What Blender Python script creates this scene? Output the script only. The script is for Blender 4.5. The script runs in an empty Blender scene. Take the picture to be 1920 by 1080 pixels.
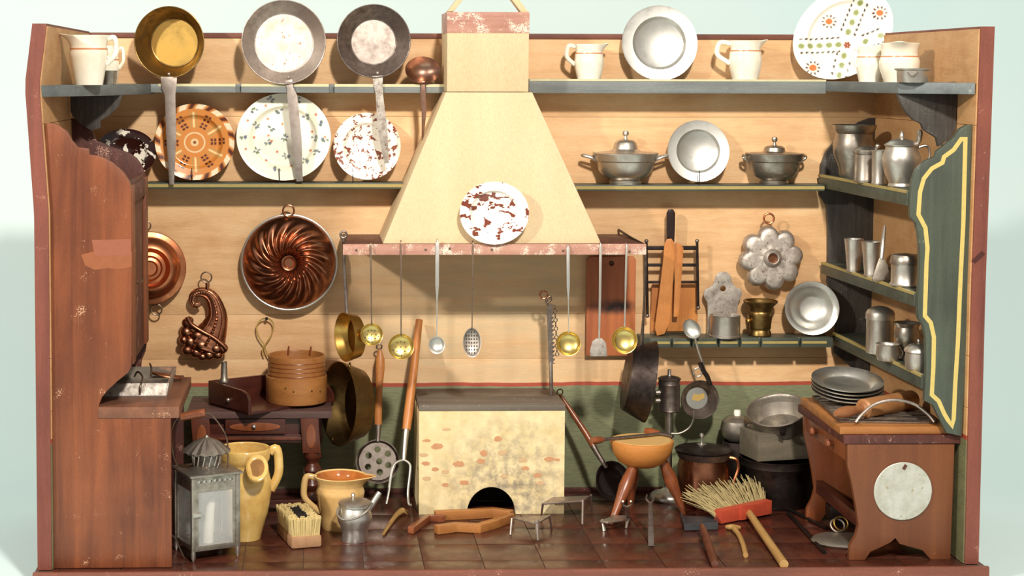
import bpy, bmesh, math, random
import numpy as np
from mathutils import Vector, Matrix

random.seed(7)
SC = bpy.context.scene
COL = SC.collection
# ------------------------------------------------------------------ camera
FPX = 3200.0
CX, CZ, CD = 0.28325, 0.53715, 1.82944
YAW, PITCH, ROLL = 0.03053, 0.06237, 0.002206
PPX, PPY = 685.4, 338.2
FW = Vector((math.sin(YAW) * math.cos(PITCH), math.cos(YAW) * math.cos(PITCH), -math.sin(PITCH)))
RT0 = Vector((math.cos(YAW), -math.sin(YAW), 0))
UP0 = RT0.cross(FW)
RT = RT0 * math.cos(ROLL) + UP0 * math.sin(ROLL)
UP = UP0 * math.cos(ROLL) - RT0 * math.sin(ROLL)
EYE = Vector((CX, -CD, CZ))
cam_data = bpy.data.cameras.new('camera')
cam_data.sensor_width = 36.0
cam_data.sensor_fit = 'HORIZONTAL'
cam_data.lens = FPX * 36.0 / 1920.0
cam_data.shift_x = (960 - PPX) / 1920.0
cam_data.shift_y = (PPY - 540) / 1920.0
cam_data.clip_start = 0.05
cam_data.clip_end = 50
cam = bpy.data.objects.new('camera', cam_data)
COL.objects.link(cam)
M3 = Matrix((RT, UP, -FW)).transposed()
cam.matrix_world = Matrix.Translation(EYE) @ M3.to_4x4()
SC.camera = cam
# ------------------------------------------------------------------ world, lights, exposure
SC.view_settings.view_transform = 'Standard'
SC.view_settings.look = 'None'
SC.view_settings.exposure = 0.0
SC.view_settings.gamma = 1.0
SC.view_settings.use_curve_mapping = False
W = bpy.data.worlds.new('studio')
SC.world = W
W.use_nodes = True
W.node_tree.nodes['Background'].inputs[0].default_value = (1.0, 0.90, 0.82, 1)
W.node_tree.nodes['Background'].inputs[1].default_value = 0.38


def lamp(name, loc, target, size, power, col):
    d = bpy.data.lights.new(name, 'AREA')
    d.shape = 'DISK'
    d.size = size
    d.energy = power
    d.color = col
    o = bpy.data.objects.new(name, d)
    COL.objects.link(o)
    o.location = loc
    o.rotation_euler = (Vector(target) - Vector(loc)).to_track_quat('-Z', 'Y').to_euler()


lamp('studio_lamp_left', (-1.55, -1.57, 1.57), (0.5, 0.25, 0.3), 0.15, 54, (1.0, 0.93, 0.83))
lamp('studio_lamp_front', (0.67, -1.55, 1.57), (0.5, 0.25, 0.25), 0.15, 48, (1.0, 0.93, 0.83))


# ------------------------------------------------------------------ pixel -> world helpers (true 3-D points at stated depths)
def ray(x, y):
    return FW + RT * ((x - PPX) / FPX) - UP * ((y - PPY) / FPX)


def P(x, y, Y):
    r = ray(x, y)
    return EYE + r * ((Y - EYE.y) / r.y)


def PZ(x, y, Z):
    r = ray(x, y)
    return EYE + r * ((Z - EYE.z) / r.z)


def XY(px, Y, Z):
    """the point at depth Y and height Z seen in picture column px"""
    k = (px - PPX) / FPX
    a = RT - FW * k
    v = Vector((0, Y - EYE.y, Z - EYE.z))
    return Vector((EYE.x - (a.y * v.y + a.z * v.z) / a.x, Y, Z))


def mpp(p):
    return (p - EYE).dot(FW) / FPX


YB = 0.3327      # face of the back wall
H = 0.5873


# ------------------------------------------------------------------ geometry helpers: a geo is (verts, faces)
def V(*a):
    return Vector(a)


def join(*gs):
    vs, fs = [], []
    for v, f in gs:
        n = len(vs)
        vs += list(v)
        fs += [tuple(i + n for i in q) for q in f]
    return vs, fs


def xf(g, m):
    return [m @ Vector(v) for v in g[0]], g[1]


def mv(g, x=0, y=0, z=0):
    d = Vector((x, y, z))
    return [Vector(v) + d for v in g[0]], g[1]


def box(x0, x1, y0, y1, z0, z1):
    vs = [V(x, y, z) for x in (x0, x1) for y in (y0, y1) for z in (z0, z1)]
    return vs, [(0, 1, 3, 2), (4, 6, 7, 5), (0, 4, 5, 1), (2, 3, 7, 6), (0, 2, 6, 4), (1, 5, 7, 3)]


def hexa(b, t):
    """b, t: four bottom and four top corners"""
    vs = [Vector(v) for v in list(b) + list(t)]
    return vs, [(3, 2, 1, 0), (4, 5, 6, 7), (0, 1, 5, 4), (1, 2, 6, 5), (2, 3, 7, 6), (3, 0, 4, 7)]


def lathe(prof, seg=40, ang=None):
    """prof: list of (r, z); r=0 closes"""
    vs, fs, rings = [], [], []
    full = ang is None
    n = seg if full else seg + 1
    a0, a1 = (0, 2 * math.pi) if full else ang
    for r, z in prof:
        if r <= 1e-9:
            rings.append([len(vs)] * n)
            vs.append(V(0, 0, z))
        else:
            ids = []
            for k in range(n):
                a = a0 + (a1 - a0) * k / seg
                ids.append(len(vs))
                vs.append(V(r * math.cos(a), r * math.sin(a), z))
            rings.append(ids)
    for A, B in zip(rings[:-1], rings[1:]):
        for k in range(seg):
            j = (k + 1) % n if full else k + 1
            q = [A[k], A[j], B[j], B[k]]
            u = []
            for i in q:
                if i not in u:
                    u.append(i)
            if len(u) > 2:
                fs.append(tuple(u))
    return vs, fs


def thick(prof, t):
    """outer profile (bottom to top) -> closed vessel with wall t"""
    inner = [(max(r - t, 0), z) for r, z in prof if z > prof[0][1] + t]
    inner = [(prof[-1][0] - t * 0.5, prof[-1][1] + t * 0.35)] + inner[::-1]
    zb = prof[0][1] + t
    return [(0, prof[0][1])] + list(prof) + inner + [(max(inner[-1][0] * 0.9, 0), zb), (0, zb)]


def tube(pts, r, seg=8, closed=False, flat=1.0):
    pts = [Vector(p) for p in pts]
    n = len(pts)
    rs = r if isinstance(r, (list, tuple)) else [r] * n
    vs, fs = [], []
    up = None
    for i in range(n):
        if closed:
            t = pts[(i + 1) % n] - pts[i - 1]
        else:
            t = pts[min(i + 1, n - 1)] - pts[max(i - 1, 0)]
        if t.length < 1e-9:
            t = V(0, 0, 1)
        t.normalize()
        if up is None:
            up = V(0, 1, 0) if abs(t.y) < 0.9 else V(1, 0, 0)
        up = up - t * up.dot(t)
        if up.length < 1e-6:
            up = t.orthogonal()
        up.normalize()
        sd = t.cross(up)
        for k in range(seg):
            a = 2 * math.pi * k / seg
            vs.append(pts[i] + (up * math.sin(a) * flat + sd * math.cos(a)) * rs[i])
    m = n if closed else n - 1
    for i in range(m):
        for k in range(seg):
            j = (k + 1) % seg
            a, b = i * seg, ((i + 1) % n) * seg
            fs.append((a + k, a + j, b + j, b + k))
    if not closed:
        fs.append(tuple(range(seg))[::-1])
        fs.append(tuple((n - 1) * seg + k for k in range(seg)))
    return vs, fs


def cyl(a, b, r0, r1=None, seg=16):
    return tube([a, b], [r0, r0 if r1 is None else r1], seg)


def smoothpath(pts, k=6, closed=False):
    """Catmull-Rom through points (any dimension)"""
    p = [Vector(q) for q in pts]
    n = len(p)
    out = []
    for i in range(n if closed else n - 1):
        a = p[i - 1] if (closed or i > 0) else p[0]
        b, c = p[i], p[(i + 1) % n]
        d = p[(i + 2) % n] if (closed or i + 2 < n) else p[-1]
        for j in range(k):
            t = j / k
            out.append(0.5 * ((2 * b) + (c - a) * t + (2 * a - 5 * b + 4 * c - d) * t * t + (3 * b - a - 3 * c + d) * t ** 3))
    if not closed:
        out.append(p[-1])
    return out


def prism(outline, y0, y1, holes=()):
    """outline in (x, z), extruded along y; holes: lists of (x, z)"""
    bm = bmesh.new()
    es = []
    for lp in [outline] + list(holes):
        q = [bm.verts.new((p[0], y0, p[1])) for p in lp]
        for a, b in zip(q, q[1:] + q[:1]):
            es.append(bm.edges.new((a, b)))
    bmesh.ops.triangle_fill(bm, use_beauty=True, edges=es)
    fs = list(bm.faces)
    ex = bmesh.ops.extrude_face_region(bm, geom=fs)
    bmesh.ops.translate(bm, verts=[v for v in ex['geom'] if isinstance(v, bmesh.types.BMVert)], vec=(0, y1 - y0, 0))
    bmesh.ops.recalc_face_normals(bm, faces=bm.faces)
    bm.verts.index_update()
    g = [v.co.copy() for v in bm.verts], [tuple(v.index for v in f.verts) for f in bm.faces]
    bm.free()
    return g


def slab(outline, z0, z1):
    """outline in (x, y), extruded along z"""
    g = prism(outline, z0, z1)
    return [V(v.x, v.z, v.y) for v in g[0]], [f[::-1] for f in g[1]]


def circle(cx, cz, r, n=24, rz=None, a0=0, a1=2 * math.pi, end=False):
    rz = r if rz is None else rz
    m = n - 1 if end else n
    return [(cx + r * math.cos(a0 + (a1 - a0) * k / m), cz + rz * math.sin(a0 + (a1 - a0) * k / m)) for k in range(n)]


def ribbon(pts, ws, y0, y1):
    """flat strip along (x, z) points with widths, thickness y0..y1"""
    p = [Vector((q[0], q[1])) for q in pts]
    l, r = [], []
    for i in range(len(p)):
        t = p[min(i + 1, len(p) - 1)] - p[max(i - 1, 0)]
        t.normalize()
        nn = Vector((-t.y, t.x))
        w = ws[i] if isinstance(ws, (list, tuple)) else ws
        l.append(p[i] + nn * w / 2)
        r.append(p[i] - nn * w / 2)
    return prism(l + r[::-1], y0, y1)


def ball(c, r, seg=14, sz=1.0):
    n = seg // 2
    return mv(lathe([(r * math.sin(math.pi * k / n), -r * sz * math.cos(math.pi * k / n)) for k in range(n + 1)], seg), *c)


def ring(c, R, r, axis='y', seg=28):
    if axis == 'y':
        pts = [V(c[0] + R * math.cos(a), c[1], c[2] + R * math.sin(a)) for a in [2 * math.pi * k / seg for k in range(seg)]]
    elif axis == 'z':
        pts = [V(c[0] + R * math.cos(a), c[1] + R * math.sin(a), c[2]) for a in [2 * math.pi * k / seg for k in range(seg)]]
    else:
        pts = [V(c[0], c[1] + R * math.cos(a), c[2] + R * math.sin(a)) for a in [2 * math.pi * k / seg for k in range(seg)]]
    return tube(pts, r, 8, True)


def facing(lean=0, yaw=0, spin=0):
    """disc axis z turned towards the viewer side (-y); lean tips it back, yaw turns it about the vertical (degrees)"""
    R = math.radians
    return Matrix.Rotation(R(yaw), 4, 'Z') @ Matrix.Rotation(R(90 - lean), 4, 'X') @ Matrix.Rotation(R(spin), 4, 'Z')


def rz(a):
    return Matrix.Rotation(math.radians(a), 4, 'Z')


# ------------------------------------------------------------------ object helpers
SCALE = {}
ROOT = {}


def lin(c):
    return tuple((((v / 255) + 0.055) / 1.055) ** 2.4 if v / 255 > 0.04045 else v / 255 / 12.92 for v in c)


def mk(name, g, mat, s=1.0, smooth=True, bevel=0.0, angle=38):
    me = bpy.data.meshes.new(name)
    me.from_pydata([tuple(Vector(v) * s) for v in g[0]], [], [tuple(f) for f in g[1]])
    bm = bmesh.new()
    bm.from_mesh(me)
    bmesh.ops.remove_doubles(bm, verts=bm.verts, dist=1e-7)
    bmesh.ops.recalc_face_normals(bm, faces=bm.faces)
    if bevel:
        es = [e for e in bm.edges if len(e.link_faces) == 2 and e.calc_face_angle(0) > 0.6]
        bmesh.ops.bevel(bm, geom=es, offset=bevel * s, segments=2, affect='EDGES', profile=0.6, clamp_overlap=True)
    bm.to_mesh(me)
    bm.free()
    if smooth:
        me.polygons.foreach_set('use_smooth', [True] * len(me.polygons))
        me.set_sharp_from_angle(angle=math.radians(angle))
    me.materials.append(mat)
    o = bpy.data.objects.new(name, me)
    COL.objects.link(o)
    return o


def thing(name, label, cat, loc, group=None, s=None):
    o = bpy.data.objects.new(name, None)
    COL.objects.link(o)
    o.empty_display_size = 0.01
    o.location = loc
    o['label'] = label
    o['category'] = cat
    if group:
        o['group'] = group
    SCALE[o] = mpp(Vector(loc)) if s is None else s
    ROOT[o] = Vector(loc)
    return o


def part(root, name, g, mat, bevel=0.0, label=None, smooth=True, angle=38, kind=None):
    """g in the thing's own picture-sized units (one unit = one photo pixel at its depth)"""
    s = SCALE[root]
    o = mk(name, g, mat, s, smooth, bevel, angle)
    o.parent = root
    SCALE[o] = s
    ROOT[o] = ROOT[root]
    if label:
        o['label'] = label
    if kind:
        o['kind'] = kind
    return o


def loc(root, px, py, Y):
    return (P(px, py, Y) - ROOT[root]) / SCALE[root]


def locz(root, px, py, Z):
    return (PZ(px, py, Z) - ROOT[root]) / SCALE[root]


def struct(name, g, mat, parent=None, bevel=0.0, smooth=True):
    o = mk(name, g, mat, 1.0, smooth, bevel)
    if parent is None:
        o['kind'] = 'structure'
    else:
        o.parent = parent
    SCALE[o] = 1.0
    ROOT[o] = V(0, 0, 0)
    return o


# ------------------------------------------------------------------ materials
MATS = {}


class NT:
    def __init__(self, name):
        self.m = bpy.data.materials.new(name)
        self.m.use_nodes = True
        self.t = self.m.node_tree
        self.b = self.t.nodes['Principled BSDF']
        self.tc = self.n('ShaderNodeTexCoord')

    def n(self, k, **kw):
        o = self.t.nodes.new(k)
        for a, v in kw.items():
            setattr(o, a, v)
        return o

    def l(self, a, b):
        self.t.links.new(a, b)

    def noise(self, scale, detail=3, rough=0.55, vec=None, stretch=None, dist=0.0):
        src = vec or self.tc.outputs['Object']
        if stretch:
            mp = self.n('ShaderNodeMapping')
            mp.inputs['Scale'].default_value = stretch
            self.l(src, mp.inputs['Vector'])
            src = mp.outputs[0]
        o = self.n('ShaderNodeTexNoise')
        o.inputs['Scale'].default_value = scale
        o.inputs['Detail'].default_value = detail
        o.inputs['Roughness'].default_value = rough
        o.inputs['Distortion'].default_value = dist
        self.l(src, o.inputs['Vector'])
        return o.outputs['Fac']

    def ramp(self, fac, stops, const=False):
        o = self.n('ShaderNodeValToRGB')
        r = o.color_ramp
        if const:
            r.interpolation = 'CONSTANT'
        while len(r.elements) < len(stops):
            r.elements.new(0.5)
        for e, (p, c) in zip(r.elements, stops):
            e.position = p
            e.color = (c, c, c, 1) if isinstance(c, (int, float)) else (*c, 1)
        self.l(fac, o.inputs[0])
        return o.outputs[0]

    def mix(self, fac, a, b, mode='MIX'):
        o = self.n('ShaderNodeMix', data_type='RGBA', blend_type=mode)
        for sock, v in ((o.inputs[0], fac), (o.inputs[6], a), (o.inputs[7], b)):
            if isinstance(v, (int, float)):
                sock.default_value = v
            elif isinstance(v, tuple):
                sock.default_value = (*v, 1)
            else:
                self.l(v, sock)
        return o.outputs[2]

    def bump(self, h, strength, dist=0.001):
        o = self.n('ShaderNodeBump')
        o.inputs['Strength'].default_value = strength
        o.inputs['Distance'].default_value = dist
        self.l(h, o.inputs['Height'])
        self.l(o.outputs[0], self.b.inputs['Normal'])

    def set(self, **kw):
        for k, v in kw.items():
            s = self.b.inputs[k.replace('_', ' ')]
            if isinstance(v, (int, float)):
                s.default_value = v
            elif isinstance(v, tuple):
                s.default_value = (*v, 1)
            else:
                self.l(v, s)
        return self.m


def wood(name, c1, c2, axis='z', sc=90, rough=0.5, scuff=None, scuff_amt=0.62, bump=0.25, fine=900, coat=0.0):
    if name in MATS:
        return MATS[name]
    t = NT(name)
    st = {'x': (0.07, 1, 1), 'y': (1, 0.07, 1), 'z': (1, 1, 0.07)}[axis]
    a = t.noise(sc, 4, 0.6, stretch=st, dist=0.6)
    b = t.noise(sc * 0.12, 3, 0.6)
    f = t.mix(0.45, a, b)
    col = t.ramp(f, [(0.32, lin(c2)), (0.62, lin(c1))])
    fn = t.noise(fine, 3, 0.7, stretch={'x': (0.25, 1, 1), 'y': (1, 0.25, 1), 'z': (1, 1, 0.25)}[axis])
    col = t.mix(0.35, col, t.ramp(fn, [(0.3, 0.35), (0.7, 0.95)]), 'MULTIPLY')
    if scuff:
        s1 = t.noise(650, 5, 0.8)
        s2 = t.noise(45, 3, 0.6)
        mm = t.n('ShaderNodeMath', operation='MULTIPLY')
        t.l(s1, mm.inputs[0])
        t.l(s2, mm.inputs[1])
        k = t.ramp(mm.outputs[0], [(scuff_amt * 0.52, 0.0), (scuff_amt * 0.56, 1.0)])
        col = t.mix(k, col, lin(scuff))
    t.bump(fn, bump, 0.0006)
    MATS[name] = t.set(Base_Color=col, Roughness=rough, Coat_Weight=coat, Coat_Roughness=0.25)
    return MATS[name]


def metal(name, c, rough=0.35, dark=None, spots=0.5, sc=120, bump=0.12, met=1.0, specks=None):
    if name in MATS:
        return MATS[name]
    t = NT(name)
    a = t.noise(sc, 5, 0.65)
    b = t.noise(sc * 5, 3, 0.6)
    d = dark or tuple(v * 0.62 for v in c)
    col = t.ramp(a, [(spots - 0.2, lin(d)), (spots + 0.15, lin(c))])
    r = t.ramp(a, [(0.3, min(rough + 0.15, 1)), (0.7, max(rough - 0.06, 0.05))])
    if specks:
        k = t.ramp(t.noise(sc * 2.2, 4, 0.7), [(0.6, 0.0), (0.66, 1.0)])
        col = t.mix(k, col, lin(specks))
    t.bump(b, bump, 0.0005)
    MATS[name] = t.set(Base_Color=col, Roughness=r, Metallic=met)
    return MATS[name]


def glaze(name, c, c2=None, rough=0.18, sc=40, coat=0.5):
    if name in MATS:
        return MATS[name]
    t = NT(name)
    a = t.noise(sc, 4, 0.6)
    col = t.ramp(a, [(0.35, lin(c2 or c)), (0.6, lin(c))])
    t.bump(t.noise(60, 2), 0.06, 0.001)
    MATS[name] = t.set(Base_Color=col, Roughness=rough, Coat_Weight=coat, Coat_Roughness=0.08)
    return MATS[name]


def plain(name, c, rough=0.6, **kw):
    if name in MATS:
        return MATS[name]
    t = NT(name)
    a = t.noise(150, 4, 0.65)
    col = t.mix(0.3, lin(c), t.ramp(a, [(0.3, tuple(v * 0.55 for v in lin(c))), (0.7, lin(c))]))
    MATS[name] = t.set(Base_Color=col, Roughness=rough, **kw)
    return MATS[name]


def speckled(name, base, spot, sc, thr, rough=0.15, stretch=(1, 1, 1), sc2=None, off=0.0):
    t = NT(name)
    mp = t.n('ShaderNodeMapping')
    mp.inputs['Location'].default_value = (off, off * 0.7, off * 1.3)
    t.l(t.tc.outputs['Object'], mp.inputs[0])
    a = t.noise(sc, 3.5, 0.62, vec=mp.outputs[0], stretch=stretch, dist=0.4)
    k = t.ramp(a, [(thr, 0.0), (thr + 0.012, 1.0)])
    col = t.mix(k, lin(base), lin(spot))
    MATS[name] = t.set(Base_Color=col, Roughness=rough, Coat_Weight=0.5, Coat_Roughness=0.06)
    return MATS[name]


def vpaint(name, rough=0.16):
    t = NT(name)
    a = t.n('ShaderNodeVertexColor', layer_name='paint')
    return t.set(Base_Color=a.outputs[0], Roughness=rough, Coat_Weight=0.5, Coat_Roughness=0.06)


WALLP = None


def wall_paint(name='painted_boards', tint=None):
    """ochre distemper above a red line, green below it"""
    t = NT(name)
    sep = t.n('ShaderNodeSeparateXYZ')
    t.l(t.tc.outputs['Object'], sep.inputs[0])
    a = t.noise(60, 5, 0.65, stretch=(0.10, 0.4, 1), dist=0.5)
    b = t.noise(9, 4, 0.6)
    fine = t.noise(700, 3, 0.7, stretch=(0.12, 0.12, 1))
    och = t.ramp(t.mix(0.5, a, b), [(0.34, lin((208, 158, 108))), (0.52, lin((232, 188, 138))), (0.7, lin((240, 206, 160)))])
    och = t.mix(0.28, och, t.ramp(fine, [(0.3, 0.5), (0.7, 1.0)]), 'MULTIPLY')
    # soot-greyed paint over the hearth, a stain with a shape of its own
    gx = t.n('ShaderNodeVectorMath', operation='DISTANCE')
    mp = t.n('ShaderNodeMapping')
    mp.inputs['Scale'].default_value = (1.0, 1.0, 1.15)
    t.l(t.tc.outputs['Object'], mp.inputs[0])
    t.l(mp.outputs[0], gx.inputs[0])
    c = P(915, 590, YB)
    gx.inputs[1].default_value = (c.x, c.y, c.z * 1.15)
    st = t.ramp(gx.outputs[1], [(0.08, 1.0), (0.24, 0.0)])
    stn = t.mix(1.0, st, t.ramp(t.noise(38, 5, 0.7, stretch=(0.2, 1, 1)), [(0.3, 0.1), (0.65, 0.9)]), 'MULTIPLY')
    och = t.mix(stn, och, lin((196, 176, 140)))
    grn = t.ramp(t.mix(0.6, a, fine), [(0.3, lin((96, 102, 78))), (0.65, lin((140, 144, 108)))])
    wob = t.n('ShaderNodeMath', operation='MULTIPLY_ADD')
    t.l(b, wob.inputs[0])
    wob.inputs[1].default_value = 0.006
    t.l(sep.outputs[2], wob.inputs[2])
    z1 = P(900, 724, YB).z + 0.003
    z2 = P(900, 717, YB).z + 0.003

    def step(z):
        m = t.n('ShaderNodeMath', operation='GREATER_THAN')
        t.l(wob.outputs[0], m.inputs[0])
        m.inputs[1].default_value = z
        return m.outputs[0]
    col = t.mix(step(z1), grn, lin((168, 74, 52)))
    col = t.mix(step(z2), col, och)
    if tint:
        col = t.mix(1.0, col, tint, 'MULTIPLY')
    t.bump(fine, 0.35, 0.0007)
    return t.set(Base_Color=col, Roughness=0.62)


M_WALL = wall_paint()
M_WALLS = wall_paint('darker_side_boards', (0.74, 0.66, 0.56))  # same wall paint, multiplied darker and browner for the side boards
M_RED = wood('red_brown_edge_paint', (136, 74, 58), (100, 50, 40), 'z', 70, 0.6, (190, 140, 120), 0.75, 0.5)
M_REDX = wood('red_brown_top_paint', (138, 80, 62), (100, 58, 46), 'x', 70, 0.6, (190, 145, 122), 0.74, 0.5)
M_CUP = wood('cupboard_red_brown', (142, 79, 46), (80, 38, 24), 'z', 60, 0.42, (222, 178, 140), 0.72, 0.22)
M_CUPD = wood('cupboard_dark_edge', (104, 54, 44), (62, 30, 26), 'z', 90, 0.5, (196, 150, 130), 0.66, 0.6)
M_TOPD = wood('worktop_dark', (136, 88, 64), (86, 54, 40), 'y', 60, 0.5, (190, 150, 120), 0.72, 0.3)
M_CREAM = wood('hood_cream_paint', (226, 200, 158), (216, 188, 145), 'z', 22, 0.6, None, 0.6, 0.12)
M_BLUE = wood('blue_grey_shelf', (134, 140, 138), (96, 100, 100), 'x', 80, 0.5, (190, 190, 180), 0.74, 0.25)
M_BLUEY = wood('blue_grey_shelf_side', (118, 126, 126), (82, 88, 88), 'y', 80, 0.5, (180, 185, 180), 0.72, 0.3)
M_GRN = wood('dark_green_board', (84, 92, 78), (58, 64, 56), 'z', 80, 0.45, (160, 165, 150), 0.74, 0.35)
M_GRNX = wood('dark_green_shelf', (80, 88, 76), (56, 60, 52), 'x', 80, 0.45, (150, 150, 130), 0.76, 0.25)
M_DGR = wood('black_grey_bracket', (84, 80, 74), (46, 42, 40), 'z', 140, 0.55, (170, 165, 155), 0.72, 0.9, 500)
M_YEL = plain('ochre_line_paint', (206, 184, 108), 0.5)
M_YELD = plain('ochre_edge_paint', (170, 152, 92), 0.5)
M_ORW = wood('honey_wood', (214, 142, 76), (178, 104, 52), 'z', 60, 0.4, None, 0.6, 0.12)
M_ORWX = wood('honey_wood_long', (188, 126, 68), (146, 90, 46), 'x', 60, 0.4, None, 0.6, 0.12)
M_CHW = wood('cherry_wood', (160, 90, 52), (108, 56, 32), 'z', 60, 0.32, None, 0.6, 0.1, coat=0.3)
M_DKW = wood('dark_stained_wood', (92, 44, 32), (48, 22, 18), 'x', 70, 0.36, None, 0.6, 0.2, coat=0.2)
M_DKWZ = wood('dark_turned_wood', (122, 64, 42), (60, 28, 20), 'z', 70, 0.36, None, 0.6, 0.2, coat=0.2)
M_TBL = wood('table_grey_brown', (112, 84, 78), (66, 46, 42), 'x', 60, 0.5, None, 0.6, 0.3)
M_BENCH = wood('bench_brown', (124, 72, 40), (96, 52, 28), 'z', 45, 0.5, (190, 140, 100), 0.8, 0.2)
M_STK = wood('pale_stick_wood', (200, 160, 96), (160, 118, 66), 'y', 60, 0.5, None, 0.6, 0.15)
M_GRW = wood('grey_box_wood', (122, 112, 94), (92, 84, 70), 'x', 70, 0.6, (190, 150, 120), 0.78, 0.3)
M_PEW = metal('pewter', (208, 202, 192), 0.34, (170, 164, 154), 0.45, 60, 0.05, 0.92)
M_PEWD = metal('dark_pewter', (182, 174, 162), 0.34, (136, 128, 118), 0.5, 80, 0.06, 0.94)
M_PEWB = metal('bright_pewter', (212, 211, 204), 0.36, (182, 181, 175), 0.45, 50, 0.04, 0.95)
M_TIN = metal('dull_tin', (206, 198, 188), 0.5, (150, 138, 128), 0.5, 130, 0.12, 0.85, (120, 96, 84))
M_TING = metal('grey_tin', (178, 170, 158), 0.42, (134, 126, 116), 0.5, 110, 0.15, 0.9)
M_BRASS = metal('brass', (206, 168, 92), 0.3, (164, 124, 62), 0.45, 60, 0.05)
M_BRASSY = metal('pale_brass', (226, 204, 130), 0.28, (196, 168, 96), 0.45, 70, 0.05)
M_BRASSD = metal('aged_brass', (150, 122, 74), 0.36, (96, 76, 48), 0.5, 70, 0.08)
M_COP = metal('copper', (204, 132, 92), 0.3, (158, 92, 62), 0.45, 50, 0.05)
M_COPD = metal('dark_copper', (176, 120, 90), 0.28, (118, 74, 56), 0.48, 60, 0.06)
M_IRON = metal('black_iron', (74, 64, 60), 0.42, (40, 33, 31), 0.5, 90, 0.3, 0.9)
M_IRONG = metal('worn_iron', (150, 138, 130), 0.42, (96, 84, 78), 0.5, 110, 0.25, 0.95)
M_STEEL = metal('scoured_iron', (196, 184, 174), 0.42, (146, 132, 124), 0.5, 80, 0.1, 0.95)
M_DULLC = metal('tarnished_copper', (172, 138, 118), 0.32, (118, 88, 76), 0.5, 60, 0.06)
M_RAIL = wood('worn_rail_wood', (206, 156, 136), (160, 106, 90), 'x', 70, 0.6, (236, 214, 194), 0.58, 0.4)
M_SLATE = metal('slate_enamel', (86, 88, 92), 0.4, (62, 64, 68), 0.5, 60, 0.1, 0.4)
M_WIRE = metal('iron_wire', (150, 130, 112), 0.4, (100, 82, 70), 0.5, 100, 0.05)
M_WHITE = glaze('white_glaze', (246, 240, 222), (238, 228, 204))
M_BAND = plain('orange_band_paint', (212, 140, 96), 0.3)
M_GRNGL = glaze('green_inner_glaze', (176, 190, 160), (150, 168, 138))
M_YGL = glaze('yellow_glaze', (232, 196, 118), (208, 164, 90), 0.2, 30)
M_TANGL = glaze('tan_glaze', (226, 190, 128), (210, 170, 108), 0.22, 30)
M_BRGL = glaze('brown_inner_glaze', (190, 116, 56), (164, 92, 42), 0.12)
M_BLACK = plain('soot_black', (24, 18, 16), 0.8)
M_HOLE = plain('hole_dark', (52, 44, 42), 0.7)
M_WAX = plain('candle_wax', (246, 242, 228), 0.4)


def floor_mat():
    t = NT('tile_red_brown')
    a = t.noise(30, 5, 0.65, dist=0.8)
    b = t.noise(420, 3, 0.7)
    oi = t.n('ShaderNodeObjectInfo')
    col = t.ramp(a, [(0.3, lin((62, 30, 22))), (0.55, lin((78, 39, 28))), (0.78, lin((90, 48, 35)))])
    v = t.n('ShaderNodeHueSaturation')
    mm = t.n('ShaderNodeMapRange')
    mm.inputs[3].default_value = 0.88
    mm.inputs[4].default_value = 1.12
    t.l(oi.outputs['Random'], mm.inputs[0])
    t.l(mm.outputs[0], v.inputs['Value'])
    t.l(col, v.inputs['Color'])
    sp = t.ramp(t.noise(170, 5, 0.8), [(0.70, 0.0), (0.73, 1.0)])
    c2 = t.mix(sp, v.outputs[0], lin((140, 108, 88)))
    r = t.ramp(t.noise(50, 4), [(0.3, 0.2), (0.7, 0.42)])
    t.bump(b, 0.18, 0.0005)
    return t.set(Base_Color=c2, Roughness=r, Coat_Weight=0.2, Coat_Roughness=0.2)


M_FLOOR = floor_mat()
M_GROUT = plain('tile_joint', (96, 70, 54), 0.7)

# ================================================================== THE SETTING
# base slab, tiles
LIPZ = -0.016
base = struct('floor', box(-0.018, 1.021, -0.012, YB + 0.012, LIPZ, -0.0012), M_GROUT)
struct('front_lip', box(-0.0185, 1.022, -0.016, -0.0105, LIPZ - 0.006, 0.0008), M_REDX, base, 0.001)
x0 = PZ(569, 1040, 0).x
TS = (PZ(1239, 1050, 0).x - x0) / 6
yl = PZ(900, 1051, 0).y
xs = sorted(x0 + k * TS for k in range(-12, 14))
ys = sorted(yl + k * TS for k in range(-2, 8))
g = 0.0004
for i in range(len(xs) - 1):
    for j in range(len(ys) - 1):
        a, b = max(xs[i], 0.0), min(xs[i + 1], 1.0)
        c, d = max(ys[j], -0.0105), min(ys[j + 1], YB)
        if b - a < 0.004 or d - c < 0.004:
            continue
        dz = random.uniform(-0.0003, 0.0002)
        o = mk('tile', mv(box(a + g, b - g, c + g, d - g, -0.004, dz), -(a + b) / 2, -(c + d) / 2), M_FLOOR, 1, True, 0.0005)
        o.location = ((a + b) / 2, (c + d) / 2, 0)
        o.parent = base

# back wall planks
TH = 0.014
wb = struct('wall_back', box(-0.012, 1.012, YB + 0.006, YB + TH, 0, H - 0.004), M_RED)
edges_px = [64, 219, 589, 672, 940]
zs = [H] + [P(900, e, YB).z for e in edges_px[1:-1]] + [0.0]
for k in range(len(zs) - 1):
    struct('plank', box(0.0, 1.0, YB + random.uniform(-0.0002, 0.0002), YB + 0.0075, zs[k + 1] + 0.00012, zs[k] - 0.00012), M_WALL, wb, 0.0003)
struct('top_moulding', box(-0.002, 1.002, YB - 0.002, YB + TH, H - 0.0055, H + 0.001), M_REDX, wb, 0.0008)
struct('skirting', box(0.0, 1.0, YB - 0.003, YB, 0, 0.006), M_CUPD, wb, 0.0006)


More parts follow.
